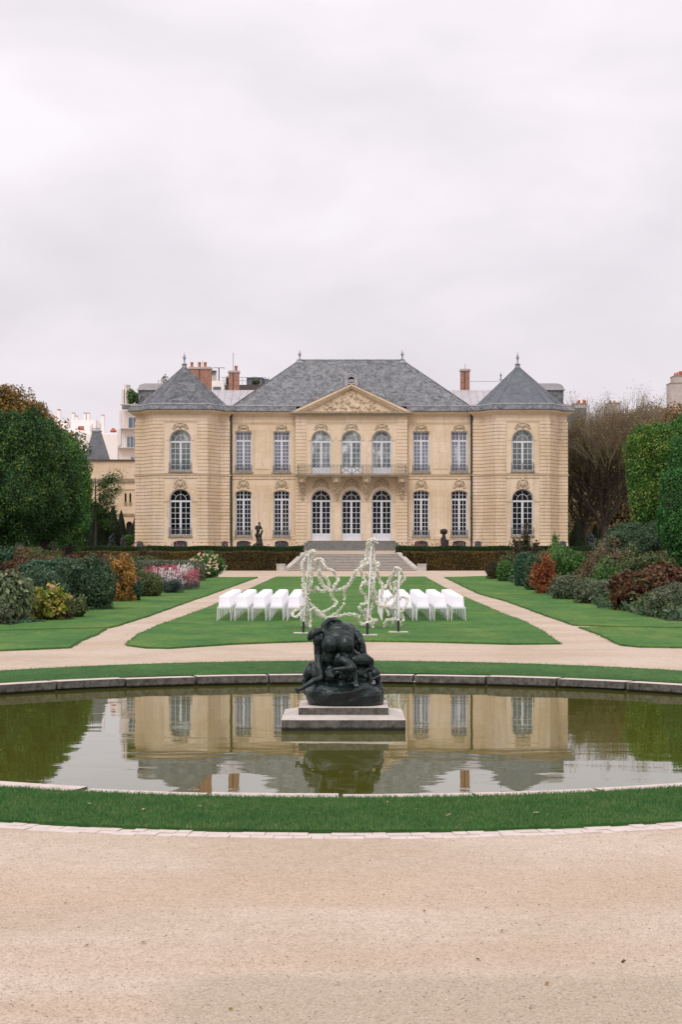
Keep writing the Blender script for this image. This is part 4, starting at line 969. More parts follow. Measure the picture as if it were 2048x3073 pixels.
# rear range, wings, chimneys
zr = WZ(1171, 150)
mb = MB(); mb.add([(AX - 12, 143.6, ZE - .3), (AX + 12, 143.6, ZE - .3), (AX + 12, 150, zr), (AX - 12, 150, zr), (AX + 12, 156, ZE - .3), (AX - 12, 156, ZE - .3)], [(0, 1, 2, 3), (3, 2, 4, 5), (0, 3, 5), (1, 4, 2)])
for i in range(41):
    x = AX - 12 + .6 * i; mb.tube([(x, 143.6, ZE - .28), (x, 150, zr + .02)], .025, 4)
mb.build('zinc_roof', 'zinc', man)
for s in (-1, 1):
    x0, x1 = sorted((AX + s * 13.4, AX + s * 17.05)); zt = WZ(1161, 150); zl = WZ(1181, 150)
    wr = MB().box(x0, x1, 146.9, 160, ZE - .6, zl).build('wing_mansard', 'slate', man)
    mb = MB(); mb.box(x0 - .1, x1 + .12, 146.78, 160, zl, zl + .09)
    mb.plate([(x0 - .05, zl + .09), (x1 + .06, zl + .09), (x1 - .02, zt - .25), (x1 - .2, zt - .08), (x1 - .5, zt), (x0 + .5, zt), (x0 + .1, zt - .12)], [], 146.85, 160, True)
    mb.build('zinc_cap', 'zinc', wr)
    mb = MB()
    for i in range(6): x = x0 + (x1 - x0) * i / 5; mb.tube([(x, 146.88, zl), (x, 146.86, zl - .5)], .012, 4)
    mb.build('cap_seam', 'lead', wr)
for a, b, py, yy, pots in ((568, 633.5, 1103, 151, (575, 598, 615)), (686.5, 717, 1114, 150.5, (708,)), (1384, 1410.5, 1109, 150.5, ())):
    x0, x1 = WX(a, yy), WX(b, yy); zt = WZ(py, yy)
    cm = MB().box(x0, x1, yy, yy + .9, ZE - .5, zt - .12).build('chimney', 'brick', man)
    MB().box(x0 - .07, x1 + .07, yy - .07, yy + .97, zt - .12, zt).box(x0 - .03, x1 + .03, yy - .03, yy + .93, zt, zt + .05).build('chimney_cap', 'render3', cm)
    for p in pots: MB().lathe([(.13, 0), (.11, .2), (.14, .42), (.09, .45)], (WX(p, yy), yy + .4, zt + .03), 10).build('chimney_pot', 'pot', cm)
    MB().tube([((x0 + x1) / 2 - .05, yy - .03, ZE), ((x0 + x1) / 2 - .05, yy - .03, zt)], .03, 5).build('tie_rod', 'pipe', cm)
    if a > 600: MB().tube([(WX(a + 13.5, yy), yy + .3, zt), (WX(a + 13.5, yy), yy + .3, zt + (1.55 if a < 1000 else .5))], .018, 5).build('aerial', 'pipe', cm)
    else: MB().tube([(WX(606.5, yy), yy + .3, zt), (WX(606.5, yy), yy + .3, zt + .6)], .012, 5).build('aerial', 'pipe', cm)
finial(WX(1504, 150), 150, WZ(1141, 150), .7, man, .12)
MB().tube([(WX(1504, 150), 150, zr - .2), (WX(1504, 150), 150, WZ(1140, 150))], .02, 4).tube([(WX(1411, 150), 150, WZ(1145, 150)), (WX(1500, 150), 150, WZ(1145, 150))], .018, 4).build('lightning_wire', 'lead', man)
# opaque body behind the fronts
MB().box(AX - 12.9, AX + 12.9, 143.2, 158, BZ, ZE - .1).build('rear_wall', 'stone', man)
MB().box(AX - 4.0, AX + 4.0, 141.9, 143.2, BZ, ZE - .1).build('inner_wall', 'black', man)
# ---------------------------------------------------------------- neighbouring buildings
def bbox(mb, a, b, pt, pb, D, dep): return mb.box(WX(a, D), WX(b, D), D, D + dep, WZ(pb, D), WZ(pt, D))
D = 158
ch = thing('chapel', 'low cream stone chapel wing with paired slit windows left of the mansion', 'chapel', (WX(335, D), D, 1.9))
zt = WZ(1384, D); xl, xr = WX(180, D), WX(412, D)
holes = []
for a, b in ((374, 380), (388, 394), (296, 302)):
    x0, x1 = WX(a, D), WX(b, D); z0_, z1_ = WZ(1507, D), WZ(1483, D); holes.append([(x0, z0_), (x1, z0_), (x1, z1_), ((x0 + x1) / 2, z1_ + .15), (x0, z1_)])
holes.append([(WX(331, D), WZ(1506, D)), (WX(342, D), WZ(1506, D)), (WX(342, D), WZ(1484, D)), (WX(331, D), WZ(1484, D))])
holes.append(arch(WX(388, D), .55, 1.7, WZ(1575, D), .3, 8))
MB().plate([(xl, 1.2), (xr, 1.2), (xr, zt), (xl, zt)], holes, D, D + .5).box(xl, xr, D + .6, D + 9, 1.2, zt).build('wall', 'chapel', ch)
MB().box(xl - .1, xr, D - .15, D + 9, zt, zt + .14).build('roof_edge', 'brownroof', ch)
for py, h, o in ((1442, .3, .14), (1465, .22, .1), (1545, .2, .1)): MB().box(xl, xr, D - o, D + .002, WZ(py, D) - h / 2, WZ(py, D) + h / 2).build('string_course', 'soot' if py != 1465 else 'trim', ch)
for h in holes[:3]: x0, x1 = h[0][0], h[1][0]; MB().box(x0 - .02, x1 + .02, D + .3, D + .34, h[0][1], h[3][1] + .1).build('window', 'pane_dark', ch)
for h in holes[:3]: x0, x1 = h[0][0], h[1][0]; MB().box(x0 - .04, x1 + .04, D - .06, D + .1, h[0][1] - .28, h[0][1]).build('sill', 'soot', ch)
h = holes[3]; MB().box(h[0][0], h[1][0], D + .25, D + .3, h[0][1], h[2][1]).build('vent_grille', 'render3', ch); h = holes[4]; MB().plate(arch(WX(388, D), .6, 1.6, WZ(1575, D), .33, 8), [], D + .4, D + .45).build('doorway', 'black', ch)
D = 168; cx = WX(289, D)
sp = thing('slate_spire', 'steep dark slate pyramid roof with iron cresting behind the chapel', 'spire roof', (cx, D + 1, 9))
a, b = WX(250, D), WX(326, D); zb2, ztp = WZ(1380, D), WZ(1294, D); ta, tb = WX(273, D), WX(298, D)
MB().prism([(a, D), (b, D), (b, D + 2.4), (a, D + 2.4)], zb2 - .4, ztp, [(ta, D + .9), (tb, D + .9), (tb, D + 1.5), (ta, D + 1.5)]).build('roof', 'slate2', sp)
mb = MB().box(ta - .05, tb + .05, D + .85, D + 1.55, ztp, ztp + .12)
for i in range(7):
    x = ta + (tb - ta) * i / 6; mb.tube([(x, D + 1, ztp + .1), (x, D + 1, ztp + (.75 if i in (0, 6) else .35))], .025, 4)
mb.box(ta, tb, D + .98, D + 1.02, ztp + .3, ztp + .34); mb.build('cresting', 'lead', sp)
D = 195; ap = thing('apartment_building', 'pale stepped apartment block with steel windows and planted roof terrace', 'apartment block', (WX(385, D), D, 2))
mb = MB()
bbox(mb, 352, 470, 1288, 1400, D, 12); bbox(mb, 358, 470, 1232, 1288, D + .8, 11); bbox(mb, 366, 470, 1212, 1290, D + 1.2, 10)
bbox(mb, 372, 380, 1153, 1215, D + 1.5, 9); bbox(mb, 364, 374, 1169, 1215, D + 1.5, 9); mb.build('wall', 'render', ap)
mb = MB()
for a, b, t, u in ((385, 412, 1251, 1285), (380, 411, 1309, 1343), (392, 411, 1370, 1380)):
    w = MB(); bbox(w, a, b, t, u, D - .12, .1); wo = w.build('window', 'white', ap); w = MB(); nn = 3 if b - a > 28 else 2; dx = (b - a) / nn
    for i in range(nn): bbox(w, a + dx * i + 1.3, a + dx * (i + 1) - .8, t + 1.5, u - 1.5, D - .16, .03)
    w.build('pane', 'pane_flat', wo)
for t in (1285, 1343, 1213): w = MB(); bbox(w, 361 if t < 1300 else 354, 470, t, t + 2.2, D - .9, .9); w.build('balcony_slab', 'render3', ap)
w = MB(); bbox(w, 366, 470, 1214, 1229, D + .3, .05); w.build('terrace_railing', 'pane_mid', ap)
w = MB(); bbox(w, 381, 390, 1155, 1160, D + 1.4, .6); w.build('chimney_top', 'render3', ap)
w = MB().tube([(WX(353, D), D - .1, WZ(1400, D)), (WX(354, D), D - .1, WZ(1340, D)), (WX(362, D), D - .1, WZ(1334, D)), (WX(363, D), D - .1, WZ(1240, D))], .07, 6).build('downpipe', 'white', ap)
foliage('potted_shrub', [((WX(391, D), D + 1.2, WZ(1190, D)), (.5, .8, .85))], 1.2, .16, 'mid', None, (WX(391, D), D + 1.2, WZ(1214, D)), label='tall green shrub on the apartment roof terrace beside the chimney', cat='shrub')
foliage('potted_shrub', [((WX(414, D), D + 1.2, WZ(1194, D)), (.5, .8, .65))], 1.2, .16, 'bush', None, (WX(414, D), D + 1.2, WZ(1214, D)), label='rounder dark shrub on the roof terrace nearest the mansion roof', cat='shrub')
D = 215; wb = thing('white_building', 'long white party-wall building with many chimney stacks on the left skyline', 'building', (WX(250, D), D, 2))
mb = MB(); bbox(mb, 60, 358, 1301, 1420, D, 10); bbox(mb, 230, 352, 1303, 1420, D - 2, 3); mb.build('wall', 'render3', wb).data.materials[0] = M['render2']
mb = MB(); bbox(mb, 60, 270, 1276, 1302, D + 2, 8); bbox(mb, 60, 200, 1262, 1280, D + 2.5, 7); bbox(mb, 213, 288, 1260, 1302, D + 3, 6); mb.build('upper_wall', 'render2', wb)
for a, b, t in ((139, 145, 1235), (172, 180, 1228), (215, 224, 1238), (225, 232, 1247), (250, 258, 1238), (260, 268, 1238), (302, 312, 1244)):
    w = MB(); bbox(w, a, b, t + 4, 1305, D + 3.1, 1.2); co2 = w.build('chimney', 'render2', wb); w = MB(); bbox(w, a + .5, b - .5, t, t + 4, D + 3.2, .9); w.build('chimney_pot', 'pot' if t == 1228 else 'render3', co2)
w = MB()
for p in (149, 155, 161, 166): bbox(w, p - 1.5, p + 1.5, 1241, 1246, D + 3.2, .3)
bbox(w, 145, 172, 1246, 1280, D + 3.1, 1.2); w.build('chimney_stack', 'render2', wb)
w = MB()
for p in (243, 249, 255): w.lathe([(.12, 0), (.1, .5)], (WX(p, D), D - 1.5, WZ(1294, D)), 8)
w.build('chimney_pot', 'pot', wb)
w = MB().lathe([(.3, 0), (.42, .15), (.2, .4), (.1, .5)], (WX(345, D), D - 1.5, WZ(1300, D)), 8).build('roof_vent', 'pot', wb)
# things above the mansion roof, on the block behind
D = 200; rb = thing('roof_terrace_building', 'dark brown flat-roofed building behind the mansion with a glazed roof pavilion', 'building', (WX(760, D), D, 2))
w = MB(); bbox(w, 660, 800, 1155, 1300, D, 10); w.build('wall', 'brownroof', rb)
w = MB(); bbox(w, 742, 786, 1133, 1155, D + .6, 3); bbox(w, 786, 808, 1137, 1160, D + 1.2, 3); gh = w.build('glazed_pavilion', 'pane_flat', rb)
w = MB()
for p in (741, 756, 771, 786, 797, 808): bbox(w, p - .8, p + .8, 1133, 1156, D + .5, .1)
w.add([(WX(740, D), D + .4, WZ(1133, D)), (WX(788, D), D + .4, WZ(1133, D)), (WX(810, D), D + 3.6, WZ(1138, D)), (WX(764, D), D + 2, WZ(1125, D)), (WX(742, D), D + 3.6, WZ(1134, D))], [(0, 1, 3), (1, 2, 3), (2, 4, 3), (4, 0, 3)])
w.build('pavilion_frame', 'lead', gh)
w = MB(); bbox(w, 632, 672, 1143, 1300, D - 2, 3); w.build('stair_head', 'render2', rb); w = MB(); bbox(w, 640, 663, 1161, 1170, D - 2.1, .05); w.build('window', 'pane_flat', rb)
w = MB(); bbox(w, 633, 648, 1114, 1143, D - 1.5, 1); w.build('vent_tower', 'render3', rb); w = MB(); bbox(w, 632, 649, 1112, 1114, D - 1.6, 1.2)
for p in (633.5, 637, 640, 644, 647.5): bbox(w, p - .6, p + .6, 1114, 1124, D - 1.62, .1)
w.build('vent_cap', 'iron', rb)
w = MB()
for p in (657.5,): w.tube([(WX(p, D), D, WZ(1165, D)), (WX(p, D), D, WZ(1104, D))], .07, 5); w.tube([(WX(640, D), D, WZ(1104, D)), (WX(674, D), D, WZ(1104, D)), (WX(672, D), D, WZ(1109, D))], .03, 4)
for i in range(10): w.tube([(WX(672 + 14 * i, D), D, WZ(1155, D)), (WX(672 + 14 * i, D), D, WZ(1132, D))], .02, 4)
for py in (1133, 1143): w.tube([(WX(665, D), D, WZ(py, D)), (WX(798, D), D, WZ(py, D))], .02, 4)
w.build('rail_and_aerial', 'iron', rb)
foliage('roof_shrub', [((WX(683, D), D + .3, WZ(1144, D)), (.22, .3, .5))], 1.0, .12, 'olive', rb)
foliage('roof_shrub', [((WX(768, D), D + .2, WZ(1147, D)), (.45, .3, .28))], 1.0, .12, 'purple', rb)
foliage('roof_plant', [((WX(494, 185), 185, WZ(1138, 185)), (.35, .35, .45))], .5, .12, 'purple', None, (WX(494, 185), 185, WZ(1160, 185)), corek=0, label='wispy reddish roof plant beyond the left pavilion roof', cat='plant')
w = MB()
for p in (476, 484, 491): w.tube([(WX(p, 184), 184, WZ(1175, 184)), (WX(p, 184), 184, WZ(1140, 184))], .025, 4)
w.build('roof_railing', 'iron', None, (WX(484, 184), 184, WZ(1175, 184)), label='thin metal roof railing left of the left pavilion roof', cat='railing')
D = 230
for nm, boxes, pots, lb in (('chimney_stack', ((1724, 1763, 1212, 1300),), ((1738, 1206), (1742, 1204), (1755, 1203), (1760, 1205)), 'grey chimney stack with red pots just right of the mansion'),
                           ('chimney_stack', ((1828, 1862, 1210, 1300),), ((1836, 1206), (1848, 1206)), 'dim grey chimney stack behind the bare tree'),
                           ('corner_house', ((2014, 2075, 1150, 1300), (2026, 2075, 1128, 1300)), ((2030, 1123), (2037, 1121), (2044, 1118), (2050, 1117)), 'tall pale chimney wall with red pots at the right edge of the photo')):
    t = thing(nm, lb, 'chimney' if 'stack' in nm else 'house', (WX(boxes[0][0], D), D, WZ(1300, D)))
    for kk, (a, b, tt, u) in enumerate(boxes): w = MB(); bbox(w, a, b, tt, u, D + .3 * kk, 3); w.build('stack' if 'stack' in nm else 'wall', 'render3', t); w = MB(); bbox(w, a - 1, b + 1, tt - 2, tt, D + .3 * kk - .1, 3.25); w.build('cap', 'soot', t)
    for p, q in pots: MB().lathe([(.13, 0), (.12, .6)], (WX(p, D), D + .8, WZ(q, D) - .4), 8).build('chimney_pot', 'pot', t)
t = thing('far_roof', 'long low roof with two red pots beside the right eaves', 'roof', (WX(1700, 220), 220, WZ(1300, 220))); w = MB(); bbox(w, 1640, 1760, 1224, 1300, 220, 8); w.build('roof', 'slate2', t)
for p in (1696, 1702): MB().lathe([(.12, 0), (.12, .5)], (WX(p, 220), 221, WZ(1224, 220)), 8).build('chimney_pot', 'pot', t)
# ---------------------------------------------------------------- sculptures
def sculpt(o, vox, sm_it=4, disp=0.0, dscale=.1):
    m_ = o.modifiers.new('remesh', 'REMESH'); m_.mode = 'VOXEL'; m_.voxel_size = vox; m_.use_smooth_shade = True
    s_ = o.modifiers.new('smooth', 'SMOOTH'); s_.factor = .5; s_.iterations = sm_it
    if disp:
        tx = bpy.data.textures.new('clay', 'CLOUDS'); tx.noise_scale = dscale; tx.noise_depth = 3
        d_ = o.modifiers.new('disp', 'DISPLACE'); d_.texture = tx; d_.strength = disp; d_.mid_level = .5
# pool sculpture: group of huddled figures on a rock.  u,v survey units (1.31 mm)
K = 0.2551 / 195.0; SY = 28.8; PZ = 0.365
def S(u, v, d=0.0): return (WX(840 + u * .2551, SY), SY + d, PZ + (1170 - v) * K)
pd = thing('stone_plinth', 'two-tiered grey stone plinth standing in the middle of the pool', 'plinth', (0.035, SY, -0.16))
hw1, hw2 = .945, .69
x0 = WX(840 + 750 * .2551, SY)
z1_ = WZ(2160.6, SY - hw1)
mb = MB().prism([(x0 - hw1, SY - hw1), (x0 + hw1, SY - hw1), (x0 + hw1, SY + hw1), (x0 - hw1, SY + hw1)], -.5, z1_)
mb.build('lower_slab', 'rim', pd)
z2_ = WZ(2145.2, SY - hw2); MB().prism([(x0 - hw1, SY - hw1), (x0 + hw1, SY - hw1), (x0 + hw1, SY + hw1), (x0 - hw1, SY + hw1)], z1_ - .001, z2_, [(x0 - hw2, SY - hw2), (x0 + hw2, SY - hw2), (x0 + hw2, SY + hw2), (x0 - hw2, SY + hw2)]).build('sloping_top', 'flank', pd)
z3_ = WZ(2123.6, SY - hw2); MB().box(x0 - hw2, x0 + hw2, SY - hw2, SY + hw2, z2_ - .05, z3_).build('upper_slab', 'rim', pd)
PZ = z3_
gs = MB()
# rock: stacked superellipse rings
prof = [(1210, 345, 1210, .50), (1165, 332, 1222, .53), (1110, 318, 1228, .57), (1050, 296, 1230, .60), (1005, 292, 1222, .60), (970, 302, 1205, .575), (940, 325, 1180, .53), (912, 365, 1145, .46), (888, 430, 1090, .36), (868, 520, 1000, .22), (858, 620, 900, .08)]
vs = []; seg = 36
for v, a, b, dd in prof:
    for k in range(seg):
        t = 2 * math.pi * k / seg; c, s_ = math.cos(t), math.sin(t); c = math.copysign(abs(c) ** .8, c); s_ = math.copysign(abs(s_) ** .8, s_)
        p = S((a + b) / 2 + (b - a) / 2 * c, v); wv = 1 + .04 * math.sin(3 * t + v * .02) + .03 * math.sin(7 * t + v * .05); vs.append((p[0], SY + dd * s_ * wv + .05, p[2] + (.02 * math.sin(5 * t) if v < 1000 else 0)))
n = len(prof); fs = [(i * seg + k, i * seg + (k + 1) % seg, (i + 1) * seg + (k + 1) % seg, (i + 1) * seg + k) for i in range(n - 1) for k in range(seg)] + [tuple(range(seg)), tuple((n - 1) * seg + k for k in range(seg))]
gs.add(vs, fs)
def L_(*pts):
    """limb chain: (u, v, depth, radius in survey units)"""
    for a, b in zip(pts, pts[1:]): gs.limb(S(*a[:3]), S(*b[:3]), a[3] * K, b[3] * K)
def E_(u, v, d, ru, rv, rd=None, ang=0):
    gs.ell(S(u, v, d), (ru * K, (rd or min(ru, rv)) * K, rv * K), Matrix.Rotation(R(ang), 3, 'Y'), 16, 12)
sx = .0
# main crouching figure seen from behind
E_(594, 455, -.16, 106, 116, 108); E_(776, 455, -.16, 108, 116, 108); E_(560, 430, -.05, 70, 100, 80); E_(822, 425, -.05, 66, 110, 80)
E_(690, 385, -.03, 180, 120, 120); E_(702, 300, .12, 176, 112, 130); E_(708, 258, .28, 165, 68, 120); E_(850, 400, .3, 60, 120, 80); E_(890, 480, .32, 80, 110, 80)
for u_, v_, r_ in ((612, 300, 34), (790, 300, 36), (575, 345, 28), (830, 360, 30), (660, 232, 30), (752, 232, 32), (610, 250, 26), (805, 240, 30), (560, 290, 24)): E_(u_, v_, .08 + (340 - v_) * .0016 - .135, r_, r_ * .75, r_ * .6, 20); E_(800, 262, .3, 90, 60, 90); E_(610, 262, .28, 85, 60, 90)
L_((640, 330, -.02, 30), (650, 245, .18, 26)); L_((740, 330, -.02, 30), (742, 240, .18, 26))
E_(560, 340, .0, 60, 60, 60); E_(828, 350, .0, 60, 70, 60)
L_((590, 500, -.12, 92), (575, 620, -.12, 78), (585, 740, -.06, 62), (600, 840, -.1, 45)); L_((785, 500, -.12, 92), (790, 620, -.1, 80), (800, 740, .02, 62))
# its right arm and shoulder
L_((868, 300, .2, 58), (925, 370, .1, 60), (962, 470, .02, 54), (985, 570, .0, 44), (975, 680, .04, 40)); E_(905, 335, .12, 54, 58); E_(945, 425, .0, 38, 66, 46, -20); E_(968, 540, -.02, 30, 55, 36, -8)
# arm thrown over the back
L_((515, 300, .05, 42), (520, 225, .08, 40), (585, 168, .12, 34), (655, 158, .14, 27)); E_(662, 168, .12, 34, 26, 26)
for i, (a, b) in enumerate(((740, 205), (735, 188), (725, 176), (712, 166))): L_((668, 168 + i * 4, .08, 13), (700, 166 + i * 9, .06, 12), (a, b + 8, .06, 9))
# child at the left, head thrown back
E_(392, 330, .0, 58, 72, 62, 52); E_(352, 372, .0, 36, 42); E_(425, 268, .0, 30, 16, 20, 20); L_((455, 282, 0, 11), (462, 272, 0, 8)); E_(450, 300, .02, 44, 48)
E_(448, 402, -.02, 60, 58); L_((470, 400, .0, 62), (462, 500, .02, 64), (460, 600, .02, 56)); E_(430, 440, -.04, 40, 34)
L_((462, 610, -.08, 56), (462, 720, -.18, 50), (498, 840, -.26, 40)); L_((500, 845, -.26, 36), (400, 880, -.3, 36), (300, 940, -.36, 26), (222, 985, -.4, 22)); E_(212, 980, -.42, 38, 20, 20, 55)
for i in range(4): L_((205 + i * 9, 985 + i * 4, -.43, 10), (204 + i * 9, 1012 + i * 2, -.44, 8))
# crouched child behind, left
E_(338, 800, .12, 66, 108, 80, 12); L_((370, 700, .1, 36), (350, 740, .12, 50)); E_(300, 890, .1, 42, 44); L_((290, 930, .05, 20), (300, 1050, .02, 16)); L_((400, 690, .05, 30), (395, 780, -.02, 28))
# reclining figure across the front
L_((745, 632, -.36, 62), (800, 660, -.4, 56), (865, 715, -.46, 42)); L_((868, 722, -.46, 40), (760, 722, -.48, 32), (655, 730, -.48, 24), (600, 768, -.46, 22))
L_((730, 650, -.3, 60), (760, 600, -.2, 60)); L_((862, 760, -.4, 46), (893, 850, -.42, 30), (900, 895, -.44, 24)); E_(880, 905, -.46, 52, 26, 26, 20)
for i in range(4): L_((868 + i * 16, 905, -.48, 11), (885 + i * 14, 938 - i * 3, -.5, 9))
L_((880, 640, -.2, 66), (980, 640, -.14, 72), (1050, 655, -.08, 58)); L_((930, 588, -.16, 36), (1010, 600, -.14, 40), (1072, 640, -.1, 36)); L_((1070, 650, -.08, 44), (1065, 740, -.08, 46), (1000, 790, -.06, 60)); E_(930, 720, -.05, 90, 90)
# heads
E_(598, 812, -.4, 52, 70, 55); E_(592, 735, -.36, 40, 52, 45); E_(738, 812, -.34, 74, 62, 64); L_((735, 850, -.3, 46), (725, 920, -.34, 60)); L_((712, 812, -.42, 12), (706, 832, -.43, 12)); E_(700, 780, -.42, 22, 10, 12)
for i in range(4): L_((590 + i * 14, 775 + i * 4, -.48, 12), (585 + i * 15, 812 + i * 3, -.5, 10))
E_(560, 860, -.35, 22, 40); E_(812, 850, -.3, 40, 60)
E_(1118, 800, -.12, 66, 76, 66, 10); E_(1150, 850, -.14, 42, 50); L_((1060, 800, -.18, 26), (1070, 880, -.2, 24)); E_(1140, 745, -.12, 36, 18, 24, 30); L_((1170, 830, -.18, 16), (1100, 860, -.2, 14)); E_(1095, 790, -.2, 18, 14)
L_((1150, 890, -.1, 30), (1180, 940, -.1, 34)); E_(1190, 1000, -.12, 40, 62, 46, -8); L_((1185, 1060, -.14, 26), (1200, 1020, -.18, 22)); E_(1010, 850, -.1, 60, 70)
E_(700, 650, .05, 260, 190, 180); E_(700, 800, .1, 380, 120, 240); E_(920, 800, .0, 150, 110, 150); E_(470, 820, .05, 110, 100, 150)
so2 = gs.build('bronze_sculpture', 'bronze', None, (x0, SY, PZ), label='dark green bronze group of huddled nude figures on a rock in the pool', cat='sculpture'); sculpt(so2, .0075, 2, .013, .06)
# water outlet block etc. are absent in the photo
def figure(name, label, D, px, base, chains, ells, mat, vox=.035, cat='statue'):
    mb = MB()
    for c in chains:
        for a, b in zip(c, c[1:]): mb.limb((WX(a[0], D), D + a[2], WZ(a[1], D)), (WX(b[0], D), D + b[2], WZ(b[1], D)), a[3], b[3])
    for e in ells: mb.ell((WX(e[0], D), D + e[2], WZ(e[1], D)), e[3], Matrix.Rotation(R(e[4] if len(e) > 4 else 0), 3, 'Y'), 14, 10)
    o = mb.build(name, mat, None, (WX(px, D), D, base), label=label, cat=cat); sculpt(o, vox, 2); return o
# px,py of joints are survey marks on the terrace
figure('bronze_statue', 'slim dark bronze nude standing on a tall rock left of the stairs', 138.9, 776, 2.33,
       [[(774, 1580, 0, .10), (775, 1590, 0, .15), (774, 1599, 0, .12), (771, 1606, 0, .15), (772, 1613, 0, .11), (774, 1622, 0, .1)],
        [(770, 1580, 0, .085), (767.5, 1586, 0, .07)], [(781, 1580, 0, .085), (785, 1586, 0, .08)], [(780, 1610, -.1, .1), (784, 1602, -.15, .085), (788, 1592, -.15, .07), (784, 1604, -.1, .08), (783, 1612, -.05, .07)],
        [(769, 1580, 0, .08), (782, 1580, 0, .08)]],
       [(779, 1570.5, -.05, (.095, .11, .125)), (780, 1622, 0, (.2, .25, .34)), (779, 1632, 0, (.27, .3, .36)), (767, 1638, 0, (.2, .2, .2)), (780, 1645, 0, (.34, .34, .4)), (778, 1655, 0, (.35, .3, .4))], 'bronze2')
figure('bronze_statue', 'stocky dark bronze torso with arms folded over its head right of the stairs', 138.9, 1335, 2.33,
       [[(1333, 1604, 0, .12), (1333, 1613, 0, .15), (1334, 1622, 0, .19), (1334, 1636, 0, .24), (1334, 1650, 0, .26)], [(1325, 1600, 0, .075), (1324, 1592, 0, .07), (1330, 1590, 0, .08), (1338, 1590, 0, .08), (1342, 1594, 0, .075), (1340, 1601, 0, .06)],
        [(1345, 1622, 0, .08), (1345, 1640, 0, .09)], [(1326, 1616, 0, .07), (1326, 1630, 0, .08)]],
       [(1334, 1595, -.05, (.15, .15, .15)), (1328, 1598, 0, (.08, .1, .12)), (1335, 1653, 0, (.34, .3, .35))], 'bronze2')
figure('bronze_statue', 'dark bronze seated figure with bowed head in front of the left clipped cones', 140.5, 338, 1.83,
       [[(336, 1609, 0, .12), (332, 1616, .0, .17), (331, 1625, 0, .15), (331, 1637, 0, .2)], [(333, 1613, -.12, .08), (330, 1622, -.15, .07), (338, 1626, -.2, .06), (344, 1614, -.15, .05)],
        [(331, 1634, 0, .14), (343, 1628, -.1, .1), (347, 1642, -.1, .08)], [(328, 1640, 0, .2), (328, 1652, 0, .28), (328, 1658, 0, .3)]],
       [(340.5, 1605, -.05, (.11, .12, .14)), (337, 1652, 0, (.4, .3, .3))], 'bronze')
figure('bronze_statue', 'dark bronze crouching figure beneath the bare tree at the right', 141, 1775, 1.83,
       [[(1772, 1602, 0, .12), (1778, 1610, 0, .17), (1778, 1622, 0, .17)], [(1770, 1608, -.15, .07), (1766, 1616, -.15, .07), (1774, 1620, -.2, .06)], [(1766, 1626, 0, .1), (1781, 1627, 0, .1)], [(1774, 1636, 0, .25), (1774, 1655, 0, .26)]],
       [(1770, 1598, 0, (.16, .12, .1))], 'bronze')
# visitor in dark clothes beyond the hedge (lower ground)
pb = figure('person', 'person in dark clothing standing beyond the hedge beside the white fence', 141.5, 368.5, 1.83,
       [[(369, 1611, 0, .075), (369, 1618, 0, .17), (369, 1630, 0, .17), (368, 1640, 0, .16)], [(363, 1617, 0, .07), (362, 1628, -.03, .055), (364, 1636, -.1, .045)], [(375, 1617, 0, .07), (377, 1628, -.03, .055), (375, 1636, -.1, .045)],
        [(366, 1640, 0, .1), (366, 1655, 0, .075), (366, 1669, 0, .05), (366, 1669.5, -.12, .045)], [(371, 1640, 0, .1), (371, 1655, 0, .075), (371, 1669, 0, .05), (371, 1669.5, -.12, .045)]],
       [(369.5, 1609, 0, (.085, .1, .12))], 'black', .03, 'person')
D = 150; fn = thing('picket_fence', 'short white picket fence between the clipped cones and the mansion', 'fence', (WX(392, D), D, 1.83))
for i in range(13):
    p = 376 + i * 2.6; MB().box(WX(p, D) - .02, WX(p, D) + .02, D, D + .03, 1.83, WZ(1627, D)).build('picket', 'white', fn)
MB().box(WX(375, D), WX(409, D), D - .01, D + .04, WZ(1627, D), WZ(1625.5, D)).box(WX(375, D), WX(409, D), D - .01, D + .04, 2.0, 2.05).build('rail', 'white', fn)
# stone bench at the end of the left border
D = DY(1716); bn = thing('stone_bench', 'low pale stone bench in front of the brown hedge at the left', 'bench', (WX(667, D), D, g(D)))
a, b = WX(651, D), WX(681, D); MB().box(a, b, D, D + .4, g(D) + .36, g(D) + .46).build('seat', 'flank', bn)
for x in (a + .08, b - .24): MB().box(x, x + .16, D + .06, D + .34, g(D), g(D) + .36).build('leg', 'flank', bn)
